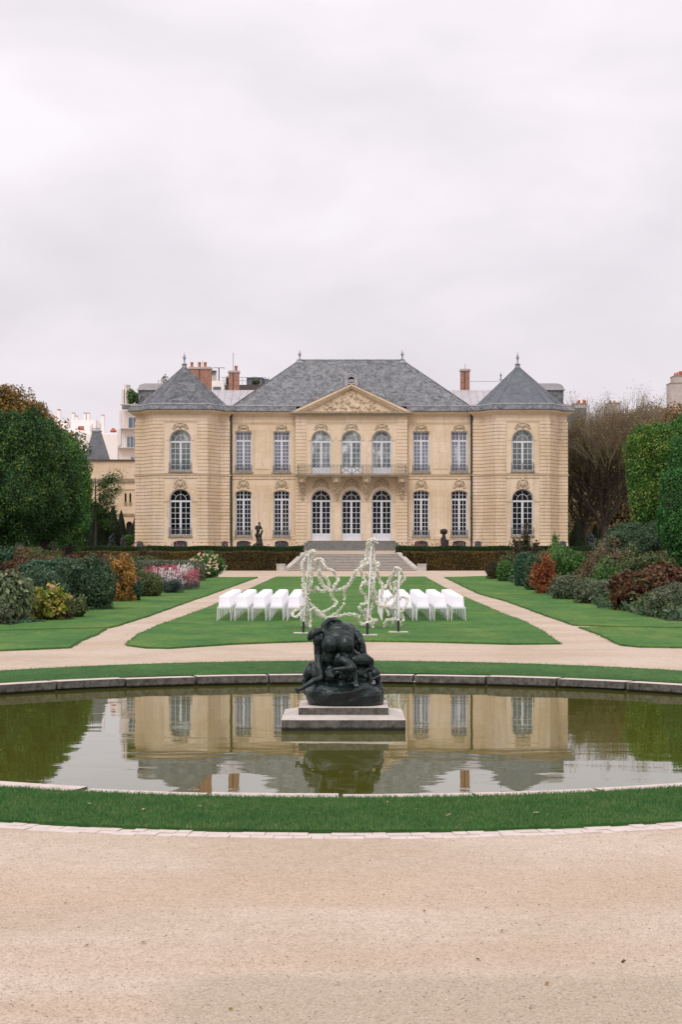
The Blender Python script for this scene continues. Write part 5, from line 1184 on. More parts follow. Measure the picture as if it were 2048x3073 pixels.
# ---------------------------------------------------------------- chairs
def make_chair():
    t = thing('chair', 'x', 'chair')
    W, Dp = .42, .42
    # curved back with its rounded top
    mb = MB(); nx, nz = 8, 6; front = []; 
    def bp(i, j, o_):
        u = -1 + 2 * i / nx; w = j / nz; hw_ = (.20 - .018 * w) * (1 - (.06 if j == nz else 0)); z = .42 + .37 * w - (.018 * abs(u) ** 4 if j == nz else 0)
        y = .19 + .045 * w - .03 * (u * u) * (1 - .3 * w) + o_; return (u * hw_, y, z)
    A = [[bp(i, j, 0) for i in range(nx + 1)] for j in range(nz + 1)]; B = [[bp(i, j, .022) for i in range(nx + 1)] for j in range(nz + 1)]
    vs = [p for r_ in A for p in r_] + [p for r_ in B for p in r_]; m_ = nx + 1; o_ = m_ * (nz + 1); fs = []
    for j in range(nz):
        for i in range(nx): q = j * m_ + i; fs += [(q, q + 1, q + m_ + 1, q + m_), (o_ + q, o_ + q + m_, o_ + q + m_ + 1, o_ + q + 1)]
    for j in range(nz): q = j * m_; fs += [(q, q + m_, o_ + q + m_, o_ + q), (q + nx, o_ + q + nx, o_ + q + nx + m_, q + nx + m_)]
    for i in range(nx): fs += [(i, o_ + i, o_ + i + 1, i + 1), (nz * m_ + i, nz * m_ + i + 1, o_ + nz * m_ + i + 1, o_ + nz * m_ + i)]
    mb.add(vs, fs); mb.build('backrest', 'chair', t, smooth=True)
    mb = MB(); mb.prism([(-.215, -.2), (.215, -.2), (.22, -.16), (.205, .2), (-.205, .2), (-.22, -.16)], .405, .432); mb.prism([(-.2, -.19), (.2, -.19), (.19, .19), (-.19, .19)], .375, .405, [(-.213, -.198), (.213, -.198), (.2, .2), (-.2, .2)])
    mb.build('seat', 'chair', t)
    for sx_ in (-1, 1):
        for sy_ in (-1, 1):
            mb = MB(); tx, ty = sx_ * (.2 if sy_ < 0 else .18), sy_ * .18; bx, by = sx_ * (.222 if sy_ < 0 else .2), sy_ * .2 + (.03 if sy_ > 0 else -.01)
            mb.prism([(bx - .008, by - .008), (bx + .008, by - .008), (bx + .008, by + .008), (bx - .008, by + .008)], 0, .4, [(tx - .0125, ty - .013), (tx + .0125, ty - .013), (tx + .0125, ty + .013), (tx - .0125, ty + .013)])
            mb.build('leg', 'chair', t)
    return t
proto = make_chair(); ch_parts = list(proto.children); first = True
ords = ['front', 'second', 'third', 'fourth', 'fifth', 'sixth', 'seventh', 'back']; ordc = ['outermost', 'second', 'middle', 'fourth', 'innermost']
Y0 = 58.15
for side in (-1, 1):
    for c in range(5):
        for r in range(8):
            if first: o = proto; first = False
            else:
                o = proto.copy(); COL.objects.link(o)
                for p in ch_parts: q = p.copy(); COL.objects.link(q); q.parent = o
            x = (-3.70 + .553 * c) if side < 0 else (3.72 - .553 * c); y = Y0 + .87 * r
            o.location = (x + random.uniform(-.005, .005), y + random.uniform(-.02, .02), g(y) + .045); o.rotation_euler = (0, 0, random.uniform(-.01, .01))
            rr_ = ('first', 'second', 'third', 'fourth', 'fifth', 'sixth', 'seventh', 'last')[r] + ' from the front'
            cc = {0: 'outermost column', 2: 'middle column', 4: 'aisle column', 1: 'second column from outside', 3: 'column beside the aisle column'}[c]
            o['label'] = f"white chair {rr_}, {cc}, {'left' if side < 0 else 'right'} block"; o['group'] = 'white chairs in two blocks on the lawn'
# ---------------------------------------------------------------- flower stands and garlands
GD = 54.0
def GW(u, v, d=0.0): D_ = GD + d; return (WX(860 + u * .2551, GD) , D_, WZ(1600 + v * .2551, GD))
for (u, vt, vb, lab) in ((200, 480, 1195, 'left white flower pole on a black post and flat steel plate'), (953, 150, 1218, 'tall middle white flower pole directly behind the bronze group'), (1318, 430, 1184, 'right white flower pole on a black post and flat steel plate')):
    D_ = DY(1600 + vb * .2551); x = WX(860 + u * .2551, D_); zb3 = g(D_) + .045; dd = D_ - GD
    t = thing('flower_stand', lab, 'flower stand', (x, D_, zb3), 'flower stands on the lawn')
    MB().box(x - .27, x + .27, D_ - .27, D_ + .27, zb3, zb3 + .02).build('base_plate', 'flank', t)
    MB().prism([(x - .035, D_ - .035), (x + .035, D_ - .035), (x + .035, D_ + .035), (x - .035, D_ + .035)], zb3 + .02, zb3 + .33).build('post', 'black', t)
    top = {200: (285, 240), 953: (975, 150), 1318: (1298, 430)}[u]
    p1 = Vector(GW(*top)); MB().tube([(x, D_, zb3 + .33), (x + (p1.x - x) * .15, D_ + .08, zb3 + .55), (p1.x, D_ + .1, p1.z)], .012 if u == 200 else .019, 8).build('pole', 'chair', t)
STR = [
 ([(200, 1085), (212, 1000), (240, 900), (232, 780), (215, 640), (195, 540), (215, 490)], .055, 0),
 ([(190, 1050), (225, 1100), (235, 980), (255, 900), (235, 820), (200, 700), (190, 600)], .045, .1),
 ([(305, 205), (255, 245), (205, 310), (180, 370), (195, 430), (215, 470)], .042, -.05),
 ([(330, 215), (300, 300), (285, 400), (272, 480), (290, 560), (270, 650), (240, 760)], .06, 0),
 ([(310, 220), (320, 330), (310, 430), (290, 540), (280, 620)], .045, .08),
 ([(330, 320), (375, 300), (420, 310), (440, 360), (480, 410), (540, 440), (590, 500), (610, 550), (570, 610), (540, 680)], .048, -.1),
 ([(530, 710), (545, 760), (585, 800), (570, 850), (510, 890), (430, 925)], .042, -.1),
 ([(375, 310), (380, 400), (400, 480), (470, 520), (500, 590), (490, 630)], .052, .05),
 ([(385, 440), (405, 560), (450, 630), (520, 670), (600, 670), (680, 640), (740, 590), (780, 520), (820, 450), (880, 400), (930, 350), (945, 250), (955, 150), (980, 90), (1030, 75), (1060, 110)], .058, .0),
 ([(270, 670), (320, 690), (355, 640), (390, 670), (450, 680), (520, 660)], .048, .1),
 ([(740, 600), (690, 680), (685, 790)], .042, .1), ([(680, 830), (640, 890), (590, 940), (500, 990)], .04, .1),
 ([(240, 760), (280, 830), (350, 900), (430, 960), (480, 990), (560, 990), (640, 975), (730, 950), (830, 970)], .05, -.05),
 ([(220, 830), (170, 870), (90, 920), (75, 960), (110, 980), (160, 950), (200, 910)], .045, -.15),
 ([(280, 900), (285, 1000), (275, 1135)], .042, -.2), ([(300, 900), (360, 970), (430, 990), (500, 1000)], .045, .1),
 ([(1010, 130), (1025, 220), (1040, 330), (1090, 360), (1060, 420), (1080, 480), (1100, 560), (1130, 640), (1120, 740), (1130, 800)], .045, .05),
 ([(950, 350), (990, 370), (1010, 450), (1030, 560), (1020, 650), (990, 730), (1040, 770), (1080, 830), (1140, 860), (1240, 850), (1290, 800), (1310, 740)], .055, -.05),
 ([(880, 430), (890, 490), (930, 560), (890, 600), (875, 650), (890, 700), (930, 740), (935, 820), (870, 840), (860, 880), (890, 920), (940, 900)], .04, -.12),
 ([(930, 590), (990, 620), (1040, 680), (1070, 770)], .055, .08), ([(1060, 780), (1010, 870), (980, 950), (1000, 1020)], .05, .1),
 ([(860, 980), (850, 1010), (890, 1070), (950, 1060), (1020, 1030), (1060, 1020), (1050, 1050), (1010, 1080), (1030, 1150), (1080, 1180), (1130, 1150), (1160, 1100), (1170, 1040), (1220, 1010), (1290, 1010), (1340, 1060), (1335, 1100)], .048, -.05),
 ([(1170, 1140), (1220, 1150), (1250, 1080), (1255, 1040)], .036, .1),
 ([(1150, 650), (1190, 590), (1240, 500), (1290, 410), (1340, 430), (1370, 490), (1390, 540), (1350, 580), (1320, 600), (1330, 520), (1310, 450)], .042, 0),
 ([(1290, 420), (1250, 520), (1220, 580), (1240, 660), (1280, 660), (1270, 580)], .036, .1),
 ([(1280, 660), (1250, 740), (1170, 800), (1180, 900), (1210, 970)], .04, -.08),
 ([(1320, 770), (1370, 750), (1420, 770), (1410, 840), (1370, 900), (1340, 930), (1370, 980), (1380, 1030)], .036, -.1),
 ([(880, 360), (920, 330), (1000, 350), (1080, 370)], .05, .1), ([(940, 480), (980, 560), (985, 600)], .045, .1), ([(1180, 880), (1270, 890), (1330, 930)], .038, .1),
 ([(960, 120), (1000, 180), (980, 260), (990, 330)], .06, .05), ([(980, 380), (1000, 480), (1010, 560)], .06, .1), ([(1320, 480), (1325, 560), (1300, 660), (1315, 740)], .04, .05), ([(940, 900), (930, 960), (950, 1050)], .07, 0), ([(1300, 560), (1230, 600), (1160, 660)], .036, .1),
]
gar = thing('flower_garland', 'looping garland of cream white blossoms strung between the three poles', 'garland', GW(700, 1200))
ICO = bmesh.new(); bmesh.ops.create_icosphere(ICO, subdivisions=1, radius=1); IV = np.array([v.co[:] for v in ICO.verts]); IF = np.array([[v.index for v in f.verts] for f in ICO.faces]); ICO.free()
for pts, r, dz in STR:
    P = [Vector(GW(u, v, dz + .12 * math.sin(i * 1.3))) for i, (u, v) in enumerate(pts)]
    C = []
    for i in range(len(P) - 1):
        p0, p1, p2, p3 = P[max(i - 1, 0)], P[i], P[i + 1], P[min(i + 2, len(P) - 1)]; k = max(2, int((p2 - p1).length / .022))
        for j in range(k):
            t = j / k; C.append(.5 * ((2 * p1) + (p2 - p0) * t + (2 * p0 - 5 * p1 + 4 * p2 - p3) * t * t + (3 * p1 - p0 - 3 * p2 + p3) * t ** 3))
    C = np.array(C); C = np.repeat(C, 5, axis=0); n = len(C)
    d = norm(rng.normal(size=(n, 3))); C = C + d * (r * 1.1 * rng.uniform(.4, 1.0, n))[:, None]
    s_ = rng.uniform(.012, .023, n) * rng.choice([.8, 1, 1.35], n)
    VV = (C[:, None, :] + IV[None] * s_[:, None, None] * (1 + .25 * rng.normal(size=(n, len(IV), 1)))).reshape(-1, 3) - np.array(gar.location)
    FF = (IF[None] + (np.arange(n) * len(IV))[:, None, None]).reshape(-1, 3)
    me = bpy.data.meshes.new('strand'); me.from_pydata(VV.tolist(), [], FF.tolist()); me.materials.append(M['garland']); me.update()
    finish(bpy.data.objects.new('strand', me), gar)
# ---------------------------------------------------------------- hedges
def hedge(name, label, x0, x1, y0, y1, z0, z1, size, mat, cat='hedge'):
    xc = (x0 + x1) / 2; L_x = x1 - x0; dens = 2.6 / (size * size * .6 * .5)
    PP, NN = [], []
    for (w, h, f, nn) in ((L_x, z1 - z0, lambda a, b: (x0 + a * L_x, y0 + 0 * a, z0 + b * (z1 - z0)), (0, -1, 0)), (L_x, y1 - y0, lambda a, b: (x0 + a * L_x, y0 + b * (y1 - y0), z1 + 0 * a), (0, 0, 1)), (y1 - y0, z1 - z0, lambda a, b: (x0 + 0 * a, y0 + a * (y1 - y0), z0 + b * (z1 - z0)), (-1, 0, 0)), (y1 - y0, z1 - z0, lambda a, b: (x1 + 0 * a, y0 + a * (y1 - y0), z0 + b * (z1 - z0)), (1, 0, 0))):
        n = int(w * h * dens); a, b = rng.random(n), rng.random(n); P = np.stack(f(a, b), 1) + rng.normal(size=(n, 3)) * .028
        P[:, 2] += .035 * np.sin(P[:, 0] * 1.7) * (P[:, 2] > z1 - .2); PP.append(P); NN.append(np.tile(np.array(nn, float), (n, 1)))
    Q = leaf_quads(np.concatenate(PP), np.concatenate(NN), size, .6, 1.0)
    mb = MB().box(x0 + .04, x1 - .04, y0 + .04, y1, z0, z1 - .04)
    return quads(name, Q, mat, None, (xc, y0, z0), mb, label=label, cat=cat)
hx = 0.75
hedge('clipped_hedge', 'russet brown clipped hedge left of the staircase', WX(-500, 132.1), hx - 5.45, 132.1, 135.45, .9, WZ(1657.5, 132.1), .09, 'beech')
hedge('clipped_hedge', 'russet brown clipped hedge right of the staircase', hx + 5.45, WX(2500, 132.1), 132.1, 135.45, .9, WZ(1657.5, 132.1), .09, 'beech')
hedge('low_hedge', 'low dark green box hedge on the terrace left of the stairs', WX(-400, 136.6), WX(909, 136.6), 136.6, 137.6, 2.1, WZ(1641.5, 136.6), .07, 'box')
hedge('low_hedge', 'low dark green box hedge on the terrace right of the stairs', WX(1191, 136.6), WX(2400, 136.6), 136.6, 137.6, 2.1, WZ(1641.5, 136.6), .07, 'box')
for q, nm in ((-1, 'left'), (1, 'right')):
    a, b = sorted((hx + q * 4.6, hx + q * 5.4)); hedge('clipped_hedge', f'narrow brown hedge end set back beside the {nm} stair coping', a, b, 132.9, 135.4, .9, 2.2, .09, 'beech')
    a, b = sorted((hx + q * 3.85, hx + q * 4.55)); hedge('clipped_hedge', f'smallest brown hedge tip tucked against the {nm} side of the upper steps', a, b, 134.5, 135.4, .9, 2.2, .09, 'beech')
# terrace roses
def roses(px0, px1, lab, n):
    x0, x1 = WX(px0, 137.9), WX(px1, 137.9); t = thing('rose_row', lab, 'rose bushes', ((x0 + x1) / 2, 137.9, 2.2))
    P = np.stack([rng.uniform(x0, x1, n * 16), 137.9 + rng.normal(size=n * 16) * .12, 2.45 + np.abs(rng.normal(size=n * 16)) * .16], 1); quads('foliage', leaf_quads(P, np.tile([0, -1., .5], (len(P), 1)), .08), 'mid', t)
    P = np.stack([rng.uniform(x0, x1, n), 137.85 + rng.normal(size=n) * .1, 2.68 + rng.uniform(0, .3, n)], 1); C = np.repeat(P, 7, 0) + rng.normal(size=(n * 7, 3)) * .018; quads('bloom', leaf_quads(C, np.tile([0, -1., .5], (len(C), 1)), .062, .9), 'petal_p', t)
roses(395, 560, 'pink roses in front of the left pavilion', 22); roses(575, 690, 'pink roses between the left pavilion and the left statue', 12); roses(745, 905, 'pink roses around the left bronze statue', 13); roses(1205, 1330, 'dense pale pink roses right of the door steps', 34); roses(1340, 1520, 'pink roses right of the right bronze statue', 22)
# ---------------------------------------------------------------- clipped cones
def cone(px, ptop, hwpx, D, lab, base=1.83):
    x = WX(px, D); zt = WZ(ptop, D); hw_ = hwpx * D / F; h = zt - base; n = int(2.2 * math.pi * hw_ * h / (.09 * .09 * .3)); t = 1 - np.sqrt(rng.random(n)); a = rng.uniform(0, 6.283, n)
    r = hw_ * (1 - t) ** .8 * (1 + .02 * rng.normal(size=n)); P = np.stack([x + r * np.cos(a), D + r * np.sin(a), base + t * h], 1); Nn = np.stack([np.cos(a), np.sin(a), np.full(n, .4)], 1)
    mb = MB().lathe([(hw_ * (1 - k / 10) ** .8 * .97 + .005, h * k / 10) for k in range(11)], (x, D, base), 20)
    quads('yew_cone', leaf_quads(P, Nn, .09), 'yew', None, (x, D, base), mb, label=lab, cat='topiary')
cone(292, 1512, 38, 143, 'broad dark yew cone nearest the left trees'); cone(339, 1517, 37, 146, 'pointed dark yew cone behind the seated bronze'); cone(364, 1529, 27, 152, 'slimmer yew cone half hidden behind its neighbour'); cone(412, 1530, 34, 151, 'yew cone touching the left edge of the mansion')
cone(1733, 1555, 32, 146, 'blunt yew cone at the right corner of the mansion'); cone(1788, 1570, 24, 150, 'dark rounded yew behind the crouching bronze at the right')
foliage('garden_shrub', [((WX(393, 151), 149.5, WZ(1622, 150)), (.5, .4, .55))], 1.4, .12, 'mid', None, (WX(393, 151), 149.5, 1.83), label='light green shrub above the white picket fence', cat='shrub')
# ---------------------------------------------------------------- trees
def tree(name, lab, px, D, base, ztrunk, r0, blobs, dens, size, mat, cat='tree', seed=1, spread=1.5, **k):
    x = WX(px, D); t = thing(name, lab, cat, (x, D, base)); trunk_mb((x, D, base), (x, D, ztrunk), r0, 6, spread, seed, 1.8).build('trunk', 'bark', t, smooth=True)
    B = []
    for b in blobs: u, v, ru, rv, dd = b[:5]; Db = D + dd; B.append(((WX(u, Db), Db, WZ(v, Db)), (ru * Db / F, min(ru, rv) * Db / F * .95, rv * Db / F)))
    foliage('crown', B, dens, size, mat, t, **k); return t
tree('lime_tree', 'nearest dark clipped tree at the left edge of the photo', 20, 92, .8, 5, .28, [(-30, 1400, 120, 165, 0), (60, 1380, 95, 150, 0), (30, 1500, 105, 130, -1), (-60, 1520, 120, 120, -1), (100, 1480, 80, 130, .5)], 2.0, .115, 'clip', lump=.2, thick=.19, corek=.76, sharp=40)
tree('lime_tree', 'second dark clipped tree from the left edge', 130, 99, .8, 5, .28, [(125, 1400, 90, 160, 0), (140, 1520, 90, 120, 0), (100, 1320, 75, 85, 1), (175, 1480, 70, 140, 0)], 2.0, .115, 'clip', lump=.2, thick=.19, corek=.76, seed=2, sharp=40)
tree('lime_tree', 'brighter green clipped tree nearest the chapel', 205, 108, .9, 5, .28, [(205, 1440, 70, 128, 0), (222, 1500, 58, 120, 0), (190, 1560, 80, 80, -1), (175, 1380, 62, 85, 1)], 2.0, .115, 'clip2', lump=.2, thick=.19, corek=.76, seed=3, sharp=40)
tree('chestnut_tree', 'tall tree with rusty autumn crown above the left clipped trees', 60, 128, 1.8, 7, .35, [(30, 1250, 85, 78, 0), (75, 1245, 70, 62, 0), (-20, 1280, 90, 90, 0), (10, 1190, 55, 40, 0), (110, 1270, 60, 50, 0)], .85, .18, 'autumn', lump=.25, thick=.25, corek=.55, seed=4)
tree('chestnut_tree', 'thin brown-leaved tree peeking over the clipped trees in front of the white building', 165, 135, 1.8, 7, .25, [(160, 1290, 38, 38, 0), (180, 1320, 45, 45, 0), (140, 1330, 60, 50, 0), (125, 1222, 14, 20, 0)], .6, .2, 'autumn', lump=.3, thick=.3, corek=.3, seed=5)
tree('olive_tree', 'small feathery yellow-green tree in front of the slate spire', 225, 138, 1.8, 6, .2, [(228, 1320, 26, 34, 0), (250, 1350, 24, 30, 0), (215, 1350, 30, 35, 0)], .55, .18, 'olive', lump=.3, thick=.3, corek=0, seed=6)
# sparse leaning tree before the chapel
t = thing('sparse_tree', 'sparse open-branched tree in front of the chapel wall', 'tree', (WX(285, 142), 142, 1.83)); x = WX(285, 142); mb = MB(); rr = random.Random(8); tips = []
mb.tube([(x, 142, 1.83), (x + .1, 142, 4), (x + .05, 142, 6), (x, 142, 8)], [.12, .1, .07, .03], 6)
for i in range(22):
    z = rr.uniform(4.2, 8); a = rr.uniform(-.4, 1.0); Lb = rr.uniform(.7, 2.3); dirx = math.cos(a) * (1 if rr.random() < .8 else -.6); e = (x + .05 + dirx * Lb, 142 + rr.uniform(-.6, .6), z + Lb * .45 * math.sin(a + .5)); mb.tube([(x + .05, 142, z - .3), ((x + e[0]) / 2, 142, z), e], [.03, .02, .008], 4)
    for q in range(5): f = .4 + .15 * q; tips.append((x + (e[0] - x) * f, 142 + (e[1] - 142) * f, z + (e[2] - z) * f))
mb.build('trunk', 'bark', t); P = np.repeat(np.array(tips), 60, 0) + rng.normal(size=(len(tips) * 60, 3)) * .2; quads('crown', leaf_quads(P, np.tile([0, -.2, 1.], (len(P), 1)), .14, .45), 'clip', t)
# right side
def bare_tree(px, D, base, ztop, half, lab, seed, leafmat_='brownleaf', nleaf=9000):
    x = WX(px, D); t = thing('pollarded_tree', lab, 'tree', (x, D, base)); rr = random.Random(seed); tm = MB(); tw = MB(); ends = []
    tm.tube([(x, D, base), (x, D, base + 1.2), (x + .05, D, base + 2.4)], [.3, .24, .22], 10)
    def grow(p, d, L, r, lev):
        q = p + d * L; (tm if lev < 3 else tw).tube([p, (p + q) / 2 + Vector((rr.uniform(-.06, .06), rr.uniform(-.06, .06), 0)) * L, q], [r, r * .85, r * .65], 6 if lev < 2 else 4 if lev < 3 else 3, False)
        ends.append(q)
        if lev >= 5: return
        for _ in range((5, 4, 4, 4, 4)[lev]):
            sp = (.75, .55, .38, .28, .25)[lev]; nd = (d + Vector((rr.uniform(-sp, sp), rr.uniform(-sp, sp), rr.uniform(-.1, .35)))).normalized(); grow(q if rr.random() < .6 else p + d * L * rr.uniform(.5, 1), nd, L * rr.uniform(.66, .92), r * .56, lev + 1)
    for i in range(9):
        a = 6.283 * i / 9; sp = .55 if i % 3 else .15; grow(Vector((x, D, base + 1.6 + .12 * i)), Vector((math.cos(a) * sp, math.sin(a) * sp, .8)).normalized(), (ztop - base) * .215, .11, 0)
    # droop of old twigs low in the crown
    E = np.array([tuple(e) for e in ends]); cx_ = x
    tm.build('trunk', 'bark', t); tw.build('twigs', 'twig', t)
    idx = rng.integers(0, len(E), nleaf); P = E[idx] + rng.normal(size=(nleaf, 3)) * .28; quads('dry_leaves', leaf_quads(P, np.tile([0, 0, 1.], (nleaf, 1)), .10, .45), leafmat_, t)
    lo = E[(E[:, 2] < base + (ztop - base) * .62)]; idx = rng.integers(0, len(lo), nleaf); P = lo[idx] + rng.normal(size=(nleaf, 3)) * .35; P = P[P[:, 2] > base + 2.2]; quads('lingering_leaves', leaf_quads(P, np.tile([0, 0, 1.], (len(P), 1)), .13, .5), 'olive', t)
    idx = rng.integers(0, len(E), nleaf * 2); P = E[idx] + rng.normal(size=(nleaf * 2, 3)) * .22; P = P[(P[:, 2] > base + 2.2) & (P[:, 2] < base + (ztop - base) * (.78 + .1 * rng.random(len(P))))]; quads('curled_leaves', leaf_quads(P, np.tile([0, 0, 1.], (len(P), 1)), .085, .6), 'brownolive', t); return t
bare_tree(1812, 146, 1.85, WZ(1172, 146), 2.8, 'tall nearly leafless tree with a mass of upright twigs right of the mansion', 4, 'brownleaf', 26000)
bare_tree(1752, 158, 1.85, WZ(1235, 158), 2.2, 'leafless tree rising directly behind the right corner of the mansion', 9, 'brownleaf', 12000)
tree('chestnut_tree', 'wide orange-brown autumn tree behind the bare tree at the far right', 1950, 170, 1.85, 8, .4, [(1900, 1300, 75, 75, 0), (1965, 1285, 90, 80, 0), (2040, 1290, 80, 80, 0), (1860, 1350, 75, 90, 0), (2090, 1340, 100, 120, 0)], .8, .2, 'autumn', lump=.25, thick=.28, corek=.6, seed=7)
tree('hedge_tree', 'mid-height brown-green tree mass low behind the bare tree trunk', 1790, 172, 1.85, 4, .3, [(1760, 1480, 60, 130, 0), (1830, 1500, 80, 110, 0), (1890, 1500, 60, 130, 0)], .7, .26, 'brownleaf', lump=.25, corek=.7, seed=12)
tree('maple_tree', 'yellow-tinged green tree left of the brightest tree at the right edge', 1950, 112, .9, 5, .28, [(1922, 1400, 44, 105, 0), (1915, 1330, 32, 48, 0), (1985, 1350, 68, 82, 0), (1935, 1500, 50, 95, 0), (2010, 1440, 70, 160, 0), (2050, 1320, 60, 80, 0), (1965, 1310, 40, 40, 0)], 1.8, .115, 'ivy', lump=.2, thick=.2, corek=.74, seed=8)
tree('hornbeam_tree', 'fresh green dense tree cut off by the right edge of the photo', 2050, 92, .8, 4, .26, [(2050, 1420, 48, 115, 0), (2030, 1510, 55, 120, -.5), (2060, 1590, 82, 100, -.5), (2020, 1590, 45, 70, 0), (2090, 1450, 60, 150, 0)], 2.0, .11, 'rightgreen', lump=.16, corek=.8, seed=9)
# dark distant wood closing the view on both sides
for a, b, t_, D_, lab in ((-400, 262, 1500, 146, 1), (1640, 2500, 1440, 190, 2)):
    B = []
    for px in range(a, b, 60): B.append(((WX(px, D_), D_, 3.6 if lab == 1 else 6.0), (2.2, 2, 2.6 if lab == 1 else 5.0)))
    foliage('wood', B, .9, .3, 'clip', None, (WX(a, D_), D_, 1.8), lump=.25, kind='stuff')
# ---------------------------------------------------------------- borders
def shrub(name, lab, px0, px1, ptop, D, size, mat, dens=1.9, pbase=None, lump=.18, boxy=2.0, cat='shrub', thick=.16, asp=.55, corek=.8, down=0.0, extra=(), bias=1.2, group=None):
    z0_ = g(D); zt_ = WZ(ptop, D); h = zt_ - z0_; x = WX((px0 + px1) / 2, D); rx = (px1 - px0) / 2 * D / F; ry = min(rx, max(.5, h * .7))
    B = [((x, D + ry * .3, z0_ + h * .42), (rx, ry, h * .58))]
    if lump > .1:
        q = random.Random(int(px0 * 7 + px1))
        for _ in range(5):
            a_ = q.uniform(0, 6.283); e_ = q.uniform(.45, .85); k_ = q.uniform(.3, .5); B.append(((x + rx * e_ * math.cos(a_), D + ry * .3 + ry * e_ * math.sin(a_), z0_ + h * q.uniform(.3, .82)), (rx * k_, ry * k_ + .05, h * k_ * .6)))
    for (u, v, ru, rv) in extra: B.append(((WX(u, D), D, WZ(v, D)), (ru * D / F, min(ru, rv) * D / F, rv * D / F)))
    if lump > .1: lump, thick = lump * 1.25, thick * 1.35
    return foliage(name, B, dens, size, mat, None, (x, D, z0_), asp, bias, lump, thick, z0_ - .02, (.55 if (dens < 1.45 or lump > .22) else min(corek, .72) if lump > .1 else corek), down, 28, boxy, label=lab, cat=cat, group=group)
# left border, near to far
shrub('hydrangea', 'large-leaved pale green hydrangea cut by the left edge of the photo', -60, 96, 1712, 57.5, .20, 'hyd', 1.5, lump=.12, down=.8, asp=.5, bias=1.6, extra=((30, 1760, 50, 45),))
shrub('low_shrub', 'small grey-green plant in front of the large-leaved hydrangea', -60, 24, 1800, 56.0, .07, 'grey')
shrub('hydrangea', 'yellow-green hydrangea with fading flower heads near the left edge', 100, 198, 1767, 58.8, .12, 'yellow', 1.3, lump=.3, asp=.7, extra=((125, 1790, 22, 22), (178, 1795, 22, 26)))
HY_ = bpy.data.objects['hydrangea.001']; P = np.array([(WX(157, 58.6), 58.6, WZ(1762, 58.6))]); fh = MB().tube([(P[0][0] - .02, 58.7, WZ(1790, 58.6)), tuple(P[0])], .012, 5); C = P + norm(rng.normal(size=(260, 3))) * .075
quads('bloom', leaf_quads(C, norm(C - P), .045, .9), 'petal_c', HY_, None, fh)
shrub('garden_shrub', 'dark bronze-stemmed low shrub under the yellow-green hydrangea', 90, 215, 1812, 59.0, .08, 'purple', 1.4)
shrub('garden_shrub', 'small olive bush between the yellow hydrangea and the big dark bush', 195, 262, 1788, 60.5, .08, 'olive', 1.6)
shrub('evergreen_bush', 'big dark green rounded evergreen bush in the left border', 205, 348, 1676, 66.5, .085, 'bush', 2.2, lump=.14, extra=((240, 1720, 60, 45),))
shrub('evergreen_bush', 'lower blue-green bush joined to the left of the big dark evergreen', 70, 235, 1680, 70, .09, 'teal', 2.0, lump=.16, extra=((110, 1715, 55, 35),))
shrub('garden_shrub', 'dark olive bush behind the hydrangea in the left border', 60, 190, 1718, 63, .085, 'bush', 1.9)
shrub('maple_shrub', 'orange and gold autumn shrub beside the big dark bush', 322, 402, 1684, 74, .11, 'orange', 1.3, lump=.3, thick=.25, extra=((345, 1700, 20, 20), (385, 1740, 22, 30), (350, 1775, 26, 24)))
shrub('garden_shrub', 'small dark green shrub with a red flower spike right of the orange shrub', 388, 428, 1742, 75, .08, 'teal', 1.6)
shrub('olive_bush', 'khaki rounded bush between the orange shrub and the flowers', 398, 492, 1718, 79.5, .075, 'olive', 2.0, lump=.12)
shrub('lavender', 'blue-grey lavender clump at the foot of the white flowers', 482, 545, 1738, 84, .09, 'lav', 1.2, asp=.15)
shrub('low_shrub', 'dark green mound at the foot of the red flowers', 535, 590, 1726, 92, .07, 'bush', 1.6)
def drift(name, lab, px0, px1, py0, py1, D, n, mat, slope=0.0):
    z0_ = g(D); x0, x1 = WX(px0, D), WX(px1, D); mb = MB(); t = thing(name, lab, 'flowers', ((x0 + x1) / 2, D, z0_)); xs_ = rng.uniform(x0, x1, n); ys_ = D + rng.uniform(-1.2, 2.5, n); f = (xs_ - x0) / (x1 - x0); zt_ = WZ(py0, D) + rng.random(n) * (WZ(py1, D) - WZ(py0, D)) * 1.0
    Q = []
    for x, y, z in zip(xs_, ys_, zt_): mb.tube([(x, y, max(z0_, z - .7)), (x + random.uniform(-.05, .05), y, z)], .006, 3)
    mb.build('stem', 'lav', t)
    C = np.repeat(np.stack([xs_, ys_, zt_], 1), 8, 0) + rng.normal(size=(n * 8, 3)) * np.array([.022, .022, .07]); quads('bloom', leaf_quads(C, np.tile([0, -1., .3], (len(C), 1)), .045, .8), mat, t)
drift('flower_drift', 'white flower spikes in the middle of the left border', 455, 560, 1708, 1752, 86, 190, 'petal_w'); drift('flower_drift', 'white airy flowers at the far end of the left border', 520, 575, 1695, 1720, 96, 90, 'petal_w')
drift('flower_drift', 'crimson flower spikes behind the white flowers', 440, 530, 1700, 1722, 92, 170, 'petal_p'); drift('flower_drift', 'crimson flower spikes at the far end of the white flowers', 520, 590, 1712, 1748, 88.5, 210, 'petal_p')
drift('flower_spike', 'red flower spike beside the orange shrub', 390, 400, 1730, 1760, 75.5, 16, 'petal_p')
shrub('garden_shrub', 'grey-green ground shrub carrying the white and crimson flowers', 420, 590, 1722, 90, .08, 'grey', 1.6, lump=.1)
shrub('box_mound', 'long smooth low green hedge behind the flowers', 380, 612, 1679, 104, .08, 'grey', 2.4, lump=.06, boxy=4)
RB_ = shrub('rose_bush', 'rose bush with cream and apricot blooms at the far end of the left border', 566, 660, 1664, 112, .1, 'mid', 1.8, lump=.22)
